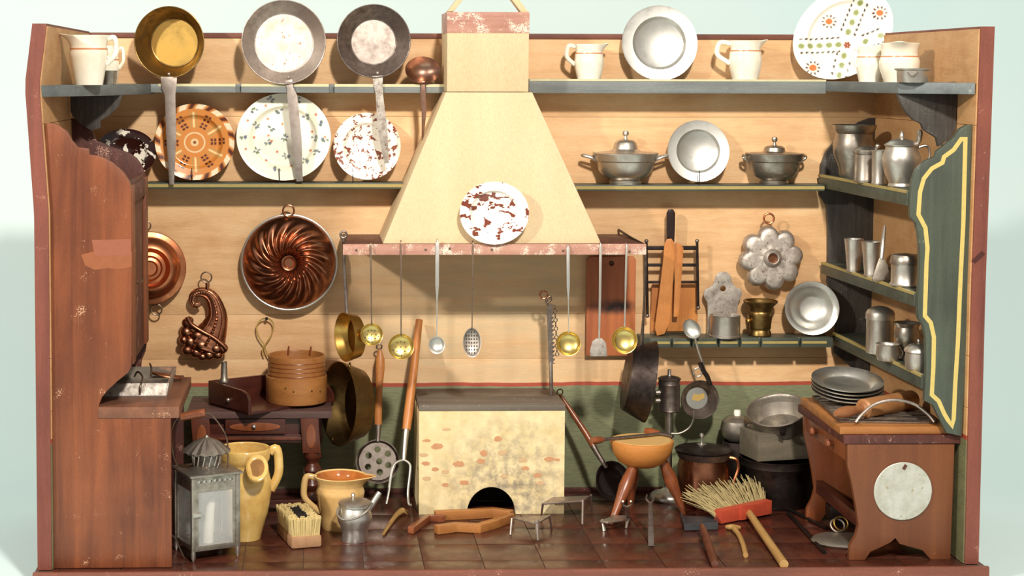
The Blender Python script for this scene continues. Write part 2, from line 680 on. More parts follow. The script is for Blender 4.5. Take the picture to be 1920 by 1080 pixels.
# side walls; the left one is warped near the top as the old board is
def side_wall(name, inner, outer, sgn, warp):
    n = 40
    vs, fs = [], []
    for k in range(n + 1):
        z = H * 1.004 * k / n
        w = warp(z)
        for (x, y) in ((inner, -0.002), (outer, -0.002), (outer, YB + TH), (inner, YB + TH)):
            f = 1 - min(max((y + 0.002) / YB, 0), 1)
            vs.append(V(x + w * f, y, z))
    for k in range(n):
        a, b = k * 4, k * 4 + 4
        for i in range(4):
            j = (i + 1) % 4
            fs.append((a + i, a + j, b + j, b + i))
    fs.append((0, 1, 2, 3))
    fs.append((n * 4 + 3, n * 4 + 2, n * 4 + 1, n * 4))
    o = struct(name, (vs, fs), M_RED, bevel=0.0)
    return o


def warp_left(z):
    za, zb, zc = P(60, 45, 0).z, P(60, 160, 0).z, P(60, 400, 0).z
    if z > zb:
        return -0.0085 * (za - z) / (za - zb)
    return -0.0085 * max(0, (z - zc) / (zb - zc))


wl = side_wall('wall_left', 0.0, -0.0152, -1, warp_left)
wr = side_wall('wall_right', 1.0, 1.0152, 1, lambda z: 0.003 * max(0, (z - 0.3) / 0.28))
# painted inner faces of the side walls, laid as boards
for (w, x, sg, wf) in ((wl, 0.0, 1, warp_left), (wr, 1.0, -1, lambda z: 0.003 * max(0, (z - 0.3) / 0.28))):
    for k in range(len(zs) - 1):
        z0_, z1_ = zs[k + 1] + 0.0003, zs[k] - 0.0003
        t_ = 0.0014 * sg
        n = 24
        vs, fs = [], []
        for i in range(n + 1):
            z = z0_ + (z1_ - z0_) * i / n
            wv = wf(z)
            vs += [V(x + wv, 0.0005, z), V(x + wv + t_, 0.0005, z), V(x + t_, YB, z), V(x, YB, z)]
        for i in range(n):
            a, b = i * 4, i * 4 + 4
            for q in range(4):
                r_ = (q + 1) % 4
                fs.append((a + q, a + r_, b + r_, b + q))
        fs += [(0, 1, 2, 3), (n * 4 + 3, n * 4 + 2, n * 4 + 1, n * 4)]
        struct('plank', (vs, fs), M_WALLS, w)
# the crack across the right wall's front edge
cr = P(1834, 482, -0.002)
M_CRACK = plain('crack_dark', (70, 28, 22), 0.8)
struct('crack', xf(box(-0.0075, 0.0075, -0.0004, 0.0006, -0.0028, 0.0022), Matrix.Translation(cr) @ Matrix.Rotation(-0.75, 4, 'Y')), M_CRACK, wr)

# stand and backdrop
M_PAPER = NT('backdrop_paper')
_c = M_PAPER.ramp(M_PAPER.noise(1.2, 3), [(0.3, lin((204, 228, 229))), (0.7, lin((216, 233, 230)))])
M_PAPER = M_PAPER.set(Base_Color=_c, Roughness=0.9)
prof = [(-0.6, LIPZ - 0.007), (0.42, LIPZ - 0.007)] + [(0.42 + 0.6 * math.sin(a), LIPZ - 0.007 + 0.6 * (1 - math.cos(a))) for a in [math.pi / 2 * k / 14 for k in range(1, 15)]] + [(1.02, 2.2)]
vs = [V(x, y, z) for (y, z) in prof for x in (-2.2, 3.2)]
fs = [(2 * i, 2 * i + 1, 2 * i + 3, 2 * i + 2) for i in range(len(prof) - 1)]
bd = struct('backdrop', (vs, fs), M_PAPER)
# ================================================================== FIXED FURNITURE
def px2(root, pts, Y):
    """picture points on the plane at depth Y -> local (x, z)"""
    return [(v.x, v.z) for v in (loc(root, x, y, Y) for x, y in pts)]


# ---- left cupboard: two shaped side boards, door, lower cabinet
YF, YK = 0.003, 0.195
cup = thing('side_cupboard', 'tall red-brown cupboard with scrolled side boards against the left wall', 'cupboard', (0.0, YF, 0.0), s=1.0)
front_px = [(96, 1066), (92, 640), (86, 300), (84, 232), (92, 230), (108, 234), (125, 246), (135, 264), (145, 276), (166, 279), (167, 290),
            (190, 294), (210, 305), (230, 322), (242, 340), (246, 355), (247, 470), (247, 660), (246, 688), (240, 699), (220, 715), (202, 732),
            (191, 745), (186, 758), (184, 783), (320, 783), (322, 1064)]


def board3(root, pts, Y, th, mat, name='side_board', bevel=0.0008, wallx=None, label=None):
    q = px2(root, pts, Y)
    if wallx is not None:
        q = [(max(a, wallx), b) if wallx < 0.5 else (min(a, wallx), b) for a, b in q]
    q = [(a, max(b, 0.0 - ROOT[root].z)) for a, b in q]
    y = Y - ROOT[root].y
    return part(root, name, prism(q, y / SCALE[root], (y + th) / SCALE[root]), mat, bevel, label=label)


fb = board3(cup, front_px, YF, 0.009, M_CUP, label='worn red-brown side board facing the front')
back_px = [(136, 925), (136, 700), (124, 300), (122, 224), (132, 221), (150, 225), (163, 232), (171, 242), (177, 257), (180, 264), (196, 270), (212, 277),
           (242, 287), (256, 297), (265, 310), (272, 330), (275, 345), (275, 640), (272, 660), (265, 677), (262, 706), (344, 706), (344, 988), (150, 988)]
board3(cup, back_px, YK - 0.009, 0.009, M_CUPD, label='dark speckled rear side board')
# upper door with stiles, hinge side at the front board
xw = P(247, 470, YF).x
xk = P(275, 470, YK).x
zt, zb_ = P(247, 342, YF).z, P(247, 690, YF).z
door = part(cup, 'door', box(xw - 0.008, xw - 0.003, 0.011, YK - YF - 0.011, zb_, zt), M_CUPD, 0.0006)
for (a, b) in ((0.012, 0.034), (YK - YF - 0.040, YK - YF - 0.014)):
    part(door, 'stile', box(xw - 0.0035, xw + 0.0005, a, b, zb_ + 0.002, zt - 0.004), M_CUP, 0.0006)
part(door, 'rail', box(xw - 0.0035, xw + 0.0003, 0.035, YK - YF - 0.041, zt - 0.024, zt - 0.005), M_CUPD, 0.0006)
part(door, 'latch', tube([V(xw + 0.001, 0.05, P(268, 528, 0.07).z), V(xw + 0.004, 0.06, P(268, 529, 0.07).z), V(xw + 0.004, 0.085, P(268, 527, 0.07).z)], 0.0011, 6), M_WIRE)
part(cup, 'top_board', box(0.0, xw - 0.003, 0.009, YK - YF - 0.009, P(250, 352, 0.1).z - 0.006, P(250, 352, 0.1).z), M_CUPD, 0.0005)
# lower cabinet: dark inner panel and plinth board
xl = P(322, 1000, YF).x
part(cup, 'inner_panel', box(0.004, xl - 0.010, 0.010, YK - YF - 0.010, 0.0, 0.150), M_CUPD, 0.0005)
# tape remains on the front board
tp = [(172, 450), (246, 448), (246, 479), (178, 480)]
q = px2(cup, tp, YF)
part(fb, 'tape', prism(q, -0.0003, 0.0002), plain('old_tape', (152, 92, 70), 0.35), label='yellowed strip of old tape')
q = px2(cup, [(152, 478), (180, 470), (215, 478), (247, 472), (247, 500), (225, 505), (200, 503), (178, 506), (160, 498)], YF)
part(fb, 'tape_residue', prism(q, -0.00022, 0.0002), plain('tape_glue', (146, 84, 48), 0.6))
# worktop
wt = thing('worktop', 'thick brown worktop board of the left cupboard', 'worktop', (0.0, YF, P(260, 763, YF).z), s=1.0)
xa = P(336, 770, YF).x
xs_ = P(184, 770, YF).x
zt_ = P(260, 763, YF).z - P(260, 784, YF).z
part(wt, 'board', slab([(xs_, -0.001), (xa, -0.001), (xa, YK - YF - 0.0092), (0.001, YK - YF - 0.0092), (0.001, 0.0095), (xs_, 0.0095)], -zt_, 0), M_TOPD, 0.0009)

# ---- right shelf unit
YG = 0.007
rack = thing('shelf_rack', 'dark green wall rack with yellow-lined scrolled end board at right', 'shelf rack', (1.0, YG, P(1780, 815, YG).z), s=1.0)
green_px = [(1824, 234), (1815, 234), (1800, 242), (1790, 257), (1772, 272), (1757, 284), (1754, 294), (1735, 302), (1717, 320), (1710, 340), (1707, 375), (1707, 407),
            (1717, 417), (1722, 437), (1725, 470), (1724, 520), (1721, 570), (1722, 597), (1731, 610), (1736, 632), (1737, 690), (1734, 752), (1750, 760),
            (1757, 775), (1767, 795), (1775, 812), (1803, 818), (1806, 770), (1811, 670), (1819, 560), (1824, 400)]
q = px2(rack, green_px, YG)
q = [(min(a, -0.0005), b) for a, b in q]
gb = part(rack, 'end_board', prism(q, 0, 0.008), M_GRN, 0.0008, 'green end board with a yellow painted line')
line_px = [(1810, 261), (1802, 261), (1788, 281), (1770, 294), (1767, 305), (1747, 316), (1732, 335), (1725, 360), (1722, 402), (1735, 427), (1739, 465), (1737, 495),
           (1734, 592), (1745, 605), (1751, 632), (1750, 687), (1747, 740), (1760, 752), (1770, 775), (1777, 787), (1785, 798), (1788, 785), (1791, 720),
           (1796, 640), (1801, 520), (1806, 420), (1809, 300)]
lp = px2(rack, line_px, YG)
lw = 8 * mpp(P(1780, 500, YG))
c2 = [Vector(p) for p in lp]
out_, in_ = [], []
for i in range(len(c2)):
    t1 = (c2[i] - c2[i - 1]).normalized()
    t2 = (c2[(i + 1) % len(c2)] - c2[i]).normalized()
    n_ = Vector((-(t1 + t2).y, (t1 + t2).x))
    n_ = n_.normalized() * (lw / 2) / max(0.55, math.cos(t1.angle(t2, 0) / 2))
    out_.append(c2[i] + n_)
    in_.append(c2[i] - n_)
part(gb, 'painted_line', prism(out_, -0.0003, 0.001, [in_]), M_YEL, 0, 'ochre yellow line along the edge')
dark_px = [(1642, 221), (1630, 222), (1612, 229), (1595, 240), (1570, 260), (1550, 285), (1540, 310), (1537, 365), (1550, 385), (1553, 425), (1553, 480), (1552, 530),
           (1562, 560), (1570, 585), (1568, 625), (1562, 660), (1590, 682), (1612, 705), (1642, 722)]
q = px2(rack, dark_px, YB - 0.0085)
q = [(min(a, -0.0008), b) for a, b in q]
part(rack, 'end_board', prism(q, YB - 0.0085 - YG, YB - 0.0005 - YG), M_DGR, 0.0008, 'dark grey end board against the back wall')


def rack_shelf(pf, pb, thk_px):
    zt = P(pf[0], pf[1], YG + 0.008).z - ROOT[rack].z
    xf_ = P(pf[0], pf[1], YG + 0.008).x - 1.0
    xb_ = XY(pb[0], YB - 0.012, zt + ROOT[rack].z).x - 1.0
    th = thk_px * mpp(P(pf[0], pf[1], YG))
    y0, y1 = 0.008, YB - YG - 0.0085
    o = part(rack, 'shelf', slab([(xf_, y0), (xb_, y1), (-0.001, y1), (-0.001, y0)], zt - th, zt), M_GRNX, 0.0007)
    e = 0.0009
    part(o, 'painted_line', slab([(xf_ - 0.0004, y0 + 0.001), (xb_ - 0.0004, y1), (xb_ + 0.0035, y1), (xf_ + 0.0035, y0 + 0.001)], zt - 0.0026, zt + 0.0002), M_YELD)
    return zt + ROOT[rack].z


RZ1 = rack_shelf((1700, 358), (1536, 327), 28)
RZ2 = rack_shelf((1714, 549), (1541, 486), 26)
RZ3 = rack_shelf((1727, 703), (1562, 625), 26)

M_YELL = plain('pale_edge_paint', (206, 200, 160), 0.5)
# ---- top shelves along the back wall
YS1 = YB - 0.043
ZTL = P(600, 158, YS1).z
tl = thing('plate_shelf', 'blue-grey slotted top shelf left of the hood', 'shelf', (P(283, 158, YS1).x, YB, ZTL), s=1.0)
ox = ROOT[tl].x
xe = P(838, 158, YS1).x - ox
out = [(-0.06, 0), (-0.06, -0.043)]
for nx in (322, 447, 545, 622, 712, 793):
    a = P(nx, 160, YS1).x - ox
    w_ = 0.0034
    out += [(a - w_, -0.043), (a - w_, -0.036), (a + w_, -0.036), (a + w_, -0.043)]
out += [(xe, -0.043), (xe, 0)]
part(tl, 'board', slab(out, -0.0105, 0), M_BLUE, 0.0005)
ns_ = [283 + 8, 322, 447, 545, 622, 712, 793, 838]
for a_, b_ in zip(ns_[:-1], ns_[1:]):
    part(tl, 'edge_line', box(P(a_, 158, YS1).x - ox + 0.0036, P(b_, 158, YS1).x - ox - 0.0036, -0.0434, -0.0400, -0.0030, 0.0003), M_YELL)
ZTR = P(1250, 149, YS1).z
tr = thing('plate_shelf', 'thick blue-grey top shelf right of the hood', 'shelf', (P(992, 149, YS1).x, YB, ZTR), s=1.0)
xe = XY(1549, YS1, ZTR).x - ROOT[tr].x
part(tr, 'board', box(0, xe, -0.043, 0, -0.0175, 0), M_BLUE, 0.0007)
part(tr, 'edge_line', box(0.001, xe, -0.0434, -0.0395, -0.0022, 0.0003), M_YELL)


def corner_shelf(label, pts, z, th, brk, bY, bw, side, mat):
    t = thing('corner_shelf', label, 'shelf', (pts[0][0], pts[0][1], z), s=1.0)
    o = ROOT[t]
    part(t, 'board', slab([(a - o.x, b - o.y) for a, b in pts], -th, 0), mat, 0.0008)
    q = px2(t, brk, bY)
    lim = (0.0008 - o.x) if side < 0 else (0.9992 - o.x)
    q = [((max(a, lim) if side < 0 else min(a, lim)), min(b, -th)) for a, b in q]
    part(t, 'bracket', prism(q, bY - o.y, bY - o.y + 0.007), M_DGR, 0.0007, 'dark grey scrolled bracket under the shelf')
    return t


p1 = XY(216, 0.17, ZTL)
p2 = XY(283, YS1, ZTL)
corner_shelf('blue-grey corner shelf in the upper left, carrying the white jugs',
             [(-0.0075, 0.0), (p1.x, 0.13), (p2.x, YS1), (p2.x, YB), (0.001, YB), (0.001, 0.2)], ZTL, 0.0125,
             [(123, 160), (123, 208), (136, 218), (150, 232), (172, 245), (187, 240), (188, 226), (205, 216), (222, 200), (229, 176), (229, 160)], 0.165, 0, -1, M_BLUEY)
p3 = P(1684, 158, 0.05)
p4 = XY(1549, YS1, ZTR)
corner_shelf('blue-grey corner shelf in the upper right, carrying jugs and a tin bowl',
             [(0.9995, 0.001), (p3.x, 0.05), (p4.x, YS1), (p4.x, YB), (0.9995, YB)], ZTR - 0.002, 0.0125,
             [(1797, 168), (1797, 200), (1793, 240), (1780, 260), (1760, 275), (1756, 258), (1732, 243), (1728, 232), (1712, 224), (1695, 205), (1684, 180), (1684, 168)], 0.052, 0, 1, M_BLUEY)

# ---- second shelves (thin, ochre edge line, plate stops)
YS2 = YB - 0.040


def thin_shelf(label, x0p, x1p, yp, thp, stops=(), line=True):
    z = P((x0p + x1p) / 2, yp, YS2).z
    t = thing('plate_shelf', label, 'shelf', (P(x0p, yp, YS2).x, YB, z), s=1.0)
    xe = P(x1p, yp, YS2).x - ROOT[t].x
    th = thp * mpp(ROOT[t])
    part(t, 'board', box(0, xe, -0.040, 0, -th, 0), M_GRNX, 0.0006)
    if line:
        part(t, 'edge_line', box(0.001, xe, -0.0405, -0.0395, -th * 0.72, -th * 0.2), M_YELD)
    for sx in stops:
        a = P(sx, yp, YS2).x - ROOT[t].x
        part(t, 'plate_stop', cyl(V(a, -0.036, -0.002), V(a - 0.0005, -0.036, 0.018), 0.0007, 0.0005, 6), M_IRON)
    return z


Z2L = thin_shelf('thin green shelf left of the hood holding painted plates', 274, 762, 343, 11, (360, 524, 662))
Z2R = thin_shelf('thin green shelf right of the hood holding pewter tureens', 1078, 1546, 347, 11, (1313,))
# third shelf right with slots
z3 = P(1400, 634, YS2).z
t3 = thing('slotted_shelf', 'short dark slotted shelf under the mortar and salt box', 'shelf', (P(1205, 634, YS2).x, YB, z3), s=1.0)
o3 = ROOT[t3]
xe = P(1562, 634, YS2).x - o3.x
out = [(0.0, 0), (0.0, -0.028), (0.010, -0.040)]
for nx in (1259, 1297, 1347, 1387, 1426, 1500):
    a = P(nx, 636, YS2).x - o3.x
    out += [(a - 0.0016, -0.040), (a - 0.0016, -0.033), (a + 0.0016, -0.033), (a + 0.0016, -0.040)]
out += [(xe, -0.040), (xe, 0)]
part(t3, 'board', slab(out, -0.012, 0), M_GRNX, 0.0007)
Z3R = z3
for k, (a, b) in enumerate(((1212, 1256), (1263, 1293), (1301, 1343), (1351, 1383), (1391, 1422), (1430, 1496), (1504, 1550))):
    xa_, xb_ = P(a, 640, YS2).x - o3.x, P(b, 640, YS2).x - o3.x
    part(t3, 'edge_line', box(max(xa_, 0.011), xb_, -0.0404, -0.0394, -0.0072, -0.0040), M_YELD)

# ---- chimney hood
YH1, YH0 = 0.242, 0.210
hood = thing('chimney_hood', 'cream painted kitchen chimney hood with red-banded flue', 'hood', (P(914, 458, YH0).x, YB, P(900, 458, 0.203).z + 0.0003), s=1.0)
o = ROOT[hood]


def hp(x, y, Y):
    return P(x, y, Y) - o


a, b = hp(838, 173, YH1), hp(991, 173, YH1)
zt = hp(900, 23, YH1).z
part(hood, 'flue', box(a.x, b.x, YH1 - YB, -0.0005, a.z + 0.0006, zt), M_CREAM, 0.0006)
zb_ = hp(900, 62, YH1).z
part(hood, 'red_band', box(a.x - 0.0004, b.x + 0.0004, YH1 - YB - 0.0005, -0.004, zb_, zt + 0.0004), M_RAIL, 0.0004)
c, d = hp(836, 173, YH1), hp(998, 173, YH1)
e, f = hp(718, 458, YH0), hp(1127, 458, YH0)
part(hood, 'skirt', hexa([(e.x, e.y, 0), (f.x, f.y, 0), (f.x, -0.0005, 0), (e.x, -0.0005, 0)],
                         [(c.x, c.y, c.z), (d.x, d.y, c.z), (d.x, -0.0005, c.z), (c.x, -0.0005, c.z)]), M_CREAM, 0.0005)
for pts in (((838, 22), (850, 22), (884, -22), (872, -22)), ((976, 24), (990, 24), (956, -22), (942, -22))):
    q = [(v.x, v.z) for v in (hp(x, y, YH1 + 0.01) for x, y in pts)]
    part(hood, 'gable_slat', prism(q, YH1 + 0.002 - YB, YH1 + 0.022 - YB), M_CREAM, 0.0004)

# ---- mantel frame with utensil rail
YR = 0.203
zr = P(900, 458, YR).z
rail = thing('mantel_frame', 'worn red-brown utensil rail and mantel frame under the hood', 'rail', (P(643, 458, YR).x, YR, zr), s=1.0)
o = ROOT[rail]
xe = P(1212, 458, YR).x - o.x
th = 20 * mpp(o)
part(rail, 'front_bar', box(0, xe, 0, 0.006, -th, 0), M_RAIL, 0.0007)
x1 = P(718, 458, YH0).x - o.x
x2 = P(1127, 458, YH0).x - o.x
part(rail, 'side_board', box(0.0, x1 + 0.006, 0.006, YB - YR - 0.0005, -0.006, 0), M_CUPD, 0.0006)
part(rail, 'side_board', box(x2 - 0.006, xe, 0.006, YB - YR - 0.0005, -0.006, 0), M_CUPD, 0.0006)
for nx, ny in ((668, 469), (798, 468), (843, 466), (922, 468), (1056, 470), (1180, 472)):
    v = P(nx, ny, YR) - o
    part(rail, 'nail', xf(lathe([(0, 0.0008), (0.0016, 0.0005), (0.0016, -0.0008), (0, -0.0008)], 8), Matrix.Translation(V(v.x, 0, v.z)) @ facing()), M_WIRE)
# iron stays from the wall
for (pa, pb) in (((1160, 432), (1207, 458)),):
    part(rail, 'iron_stay', tube([P(1160, 431, YB - 0.002) - o, P(1184, 446, 0.27) - o, P(1206, 458, 0.21) - o], 0.0016, 6), M_IRON)
    part(rail, 'iron_stay', tube([P(645, 440, YB - 0.002) - o, P(645, 446, 0.27) - o, P(645, 457, 0.208) - o], 0.0016, 6), M_IRON)

# ---- hearth
YE = 0.2226
hl, hr = P(786, 800, YE).x, P(1059, 800, YE).x
ztop = P(920, 759, YE).z
hearth = thing('hearth', 'cream plastered brick hearth with arched ash hole and grey top', 'hearth', ((hl + hr) / 2, YE, 0), s=1.0)
o = ROOT[hearth]
zs_ = P(920, 770, YE).z
hw = (hr - hl) / 2


def hearth_mat():
    t = NT('hearth_plaster')
    a = t.noise(45, 5, 0.6)
    col = t.ramp(a, [(0.3, lin((216, 194, 140))), (0.6, lin((236, 218, 170)))])
    gx = t.n('ShaderNodeVectorMath', operation='DISTANCE')
    t.l(t.tc.outputs['Object'], gx.inputs[0])
    v = P(950, 915, YE) - ROOT[hearth]
    gx.inputs[1].default_value = (v.x, v.y, v.z)
    m1 = t.ramp(gx.outputs[1], [(0.02, 0.75), (0.11, 0.0)])
    n1 = t.ramp(t.noise(75, 5, 0.65), [(0.4, 0.0), (0.62, 1.0)])
    k = t.mix(1.0, m1, n1, 'MULTIPLY')
    col = t.mix(k, col, lin((112, 104, 104)))
    n2 = t.ramp(t.noise(24, 5, 0.7), [(0.58, 0.0), (0.72, 0.4)])
    col = t.mix(n2, col, lin((158, 148, 126)))
    t.bump(a, 0.2, 0.001)
    return t.set(Base_Color=col, Roughness=0.7)


M_HEA = hearth_mat()
cxx = (P(921, 950, YE) - o).x
ra = 46 * mpp(P(921, 950, YE))
rzh = (P(921, 913, YE) - o).z
arch = [(cxx + ra * math.cos(a), max(0, 0) + rzh * math.sin(a)) for a in [math.pi * k / 20 for k in range(21)]]
part(hearth, 'front_wall', prism([(-hw, 0), (-hw, zs_), (hw, zs_), (hw, 0)] + arch, 0, 0.012), M_HEA, 0.0)
part(hearth, 'side_wall', box(-hw, -hw + 0.012, 0.012, YB - YE - 0.0005, 0, zs_), M_HEA)
part(hearth, 'side_wall', box(hw - 0.012, hw, 0.012, YB - YE - 0.0005, 0, zs_), M_HEA)
part(hearth, 'ash_hole_lining', box(-hw + 0.012, hw - 0.012, 0.07, 0.074, 0, zs_), M_BLACK)
part(hearth, 'top_slab', box(-hw - 0.0006, hw + 0.0006, -0.001, YB - YE - 0.0005, zs_, ztop), wood('hearth_grey_top', (128, 118, 104), (60, 48, 44), 'x', 26, 0.6, (190, 184, 170), 0.7, 0.3), 0.0008)
M_BRK = plain('brick_red_patch', (206, 152, 110), 0.75)
M_BRK2 = plain('brick_rose_patch', (212, 178, 136), 0.75)
marks = [(838, 805, 9, 3), (800, 826, 8, 3), (820, 837, 11, 6), (794, 853, 8, 4), (934, 823, 8, 5), (907, 850, 8, 6), (942, 849, 9, 5), (902, 865, 8, 5), (860, 870, 11, 6), (980, 863, 9, 5),
         (798, 869, 8, 4), (816, 880, 8, 4), (835, 884, 7, 4), (985, 878, 8, 4), (1008, 891, 8, 5), (1013, 906, 8, 4), (870, 905, 9, 5), (1030, 861, 10, 5), (800, 897, 8, 5), (1045, 862, 5, 3),
         (835, 909, 7, 4), (945, 893, 7, 4)]
for k, (x, y, w_, h_) in enumerate(marks):
    v = P(x, y, YE) - o
    m_ = mpp(P(x, y, YE))
    pts = [(v.x + w_ * m_ * math.cos(a) * random.uniform(0.8, 1.15), v.z + h_ * m_ * math.sin(a) * random.uniform(0.75, 1.15)) for a in [2 * math.pi * i / 14 for i in range(14)]]
    part(hearth, 'brick_patch', prism(pts, -0.0003, 0.0005), M_BRK if k % 3 else M_BRK2)

# ---- right bench
YN = 0.016
ZBN = P(1690, 816, YN).z
bench = thing('bench', 'brown low bench with scrolled legs and drawer on the right', 'bench', (P(1690, 1050, YN).x, YN, 0), s=1.0)
o = ROOT[bench]
bf = [(1589, 833), (1589, 872), (1597, 905), (1605, 950), (1610, 985), (1605, 1005), (1594, 1025), (1592, 1053), (1622, 1053), (1632, 1035), (1650, 1027), (1670, 1017), (1679, 1009),
      (1687, 1020), (1712, 1027), (1730, 1032), (1745, 1053), (1782, 1053), (1790, 833)]
q = [(a, max(b, 0.0)) for a, b in px2(bench, bf, YN)]
part(bench, 'end_board', prism(q, 0, 0.008), M_BENCH, 0.0006)
bx0, bx1 = P(1582, 820, YN).x - o.x, P(1803, 820, YN).x - o.x
part(bench, 'top', box(bx0, min(bx1, 0.999 - o.x), -0.001, 0.195 - YN, P(1690, 832, YN).z, ZBN), M_CUPD, 0.0008)
sh = [(a, b) for a, b in q]
part(bench, 'end_board', prism([(a, b) for a, b in q], 0.165, 0.173), M_CHW, 0.0006)
dz0, dz1 = P(1600, 868, YN).z, P(1690, 833, YN).z
dx = q[0][0] + 0.002
drw = part(bench, 'drawer', box(dx, dx + 0.10, 0.012, 0.160, dz0, dz1 - 0.001), M_CHW, 0.0008)
for yy in (0.055, 0.118):
    part(drw, 'knob', xf(lathe([(0, 0.0105), (0.004, 0.0095), (0.0052, 0.0065), (0.0032, 0.003), (0.0022, 0), (0, 0)], 14), Matrix.Translation(V(dx, yy, (dz0 + dz1) / 2)) @ Matrix.Rotation(-math.pi / 2, 4, 'Y')), M_CHW)
part(bench, 'stretcher', box(q[3][0] + 0.004, q[3][0] + 0.012, 0.008, 0.165, 0.035, 0.05), M_DKW, 0.0005)
# ================================================================== KITCHENWARE
def paint(o, fn):
    """colour the print on a glazed face: fn(x, y) -> sRGB arrays over local picture units"""
    me = o.data
    n = len(me.vertices)
    co = np.empty(n * 3)
    me.vertices.foreach_get('co', co)
    co = co.reshape(-1, 3)
    at = me.color_attributes.new('paint', 'FLOAT_COLOR', 'POINT')
    c = fn(co)
    c = np.clip(c / 255.0, 0, 1)
    c = np.where(c > 0.04045, ((c + 0.055) / 1.055) ** 2.4, c / 12.92)
    at.data.foreach_set('color', np.c_[c, np.ones(n)].astype(np.float32).ravel())


def resample(prof, n):
    out = []
    for (a, b) in zip(prof[:-1], prof[1:]):
        for k in range(n):
            out.append((a[0] + (b[0] - a[0]) * k / n, a[1] + (b[1] - a[1]) * k / n))
    return out + [prof[-1]]


def plate_prof(r, d=0.14, well=0.66, t=0.03):
    """front face from centre to rim then back; z towards the viewer"""
    return [(0, 0), (r * well * 0.94, 0), (r * well, r * d * 0.2), (r * (well + 0.05), r * d * 0.75), (r * 0.95, r * d * 0.92), (r, r * d),
            (r * 1.0, r * (d - t)), (r * (well + 0.08), r * (d * 0.62 - t * 1.6)), (r * well, -r * t * 1.5), (0, -r * t * 1.5)]


def plate(label, cx, cy, Y, r, mat, lean=9, yaw=0, ry=None, prof=None, group=None, name='plate', seg=48, cat='plate', ringpart=None):
    t = thing(name, label, cat, P(cx, cy, Y), group)
    m = facing(lean, yaw)
    g = lathe(prof or plate_prof(r), seg)
    if ry:
        g = xf(g, Matrix.Diagonal((1, ry / r, 1, 1)))
    part(t, 'dish', xf(g, m), mat, angle=50)
    return t


def wire_hook(pts, r=1.4):
    return tube(smoothpath(pts, 5), r, 6)


def jug(label, cx, by, Y, Z, prof, hside, hout, spout, band=0.72, mat=None, hr=4.2, t=2.2, inner=None, group=None, name='jug', twist=0, hz=None, bandmat=None, nospout=False):
    mat = mat or M_WHITE
    p = XY(cx, Y, Z) if Z is not None else PZ(cx, by, 0)
    j = thing(name, label, 'jug', p, group)
    h = prof[-1][1]
    g = lathe(thick([(r, z) for r, z in resample(prof, 3)], t), 44)
    vs = []
    for v in g[0]:
        rr = math.hypot(v.x, v.y)
        if rr > 1e-6 and v.z > h * 0.72:
            a = math.atan2(v.y, v.x) - math.radians(spout)
            a = (a + math.pi) % (2 * math.pi) - math.pi
            k = math.exp(-(a / 0.33) ** 2) * ((v.z - h * 0.72) / (h * 0.28)) ** 2
            k = 0 if nospout else k
            f = 1 + 0.42 * k
            v = V(v.x * f, v.y * f, v.z + h * 0.035 * k)
        vs.append(v)
    body = part(j, 'body', (vs, g[1]), mat, angle=60)

    def R(z):
        for (a, b) in zip(prof[:-1], prof[1:]):
            if a[1] <= z <= b[1]:
                return a[0] + (b[0] - a[0]) * (z - a[1]) / max(b[1] - a[1], 1e-6)
        return prof[-1][0]
    zt, zb = hz or (h * 0.93, h * 0.42)
    d = V(math.cos(math.radians(hside)), math.sin(math.radians(hside)), 0)
    pts = [d * (R(zt) - 1) + V(0, 0, zt), d * (hout * 0.75 + R(zt) * 0.25) + V(0, 0, zt + h * 0.03), d * hout + V(0, 0, zt - (zt - zb) * 0.28),
           d * (hout * 0.9 + R(zb) * 0.1) + V(0, 0, zt - (zt - zb) * 0.62), d * (R(zb) - 0.5) + V(0, 0, zb)]
    part(j, 'handle', tube(smoothpath(pts, 5), hr, 10, flat=0.8), mat)
    if band:
        zb2 = h * band
        part(j, 'painted_band', lathe([(R(zb2 - 1.5) - 0.5, zb2 - 1.5), (R(zb2) + 0.35, zb2 - 1.5), (R(zb2 + 1.5) + 0.35, zb2 + 1.5), (R(zb2 + 1.5) - 0.5, zb2 + 1.5), (R(zb2 - 1.5) - 0.5, zb2 - 1.5)], 44), bandmat or M_BAND)
    if inner:
        zq = [h * (0.7 + 0.29 * k / 10) for k in range(11)]
        gi = lathe([(R(z) - t * 1.12, z) for z in zq[::-1]] + [(R(z) - t * 1.35, z) for z in zq] + [(R(zq[-1]) - t * 1.12, zq[-1])], 44)
        vs = []
        for v in gi[0]:
            a = math.atan2(v.y, v.x) - math.radians(spout)
            a = (a + math.pi) % (2 * math.pi) - math.pi
            k = math.exp(-(a / 0.33) ** 2) * (max(v.z - h * 0.72, 0) / (h * 0.28)) ** 2
            vs.append(V(v.x * (1 + 0.42 * k), v.y * (1 + 0.42 * k), v.z + h * 0.035 * k))
        part(j, 'inner_glaze', (vs, gi[1]), inner)
    return j


JP = [(0.78, 0), (0.80, 0.05), (0.95, 0.30), (1.0, 0.50), (0.95, 0.68), (0.88, 0.78), (0.93, 0.92), (0.97, 1.0)]


def jp(r, h, k=1.0):
    return [(a * r if i > 2 else a * r * k, b * h) for i, (a, b) in enumerate(JP)]


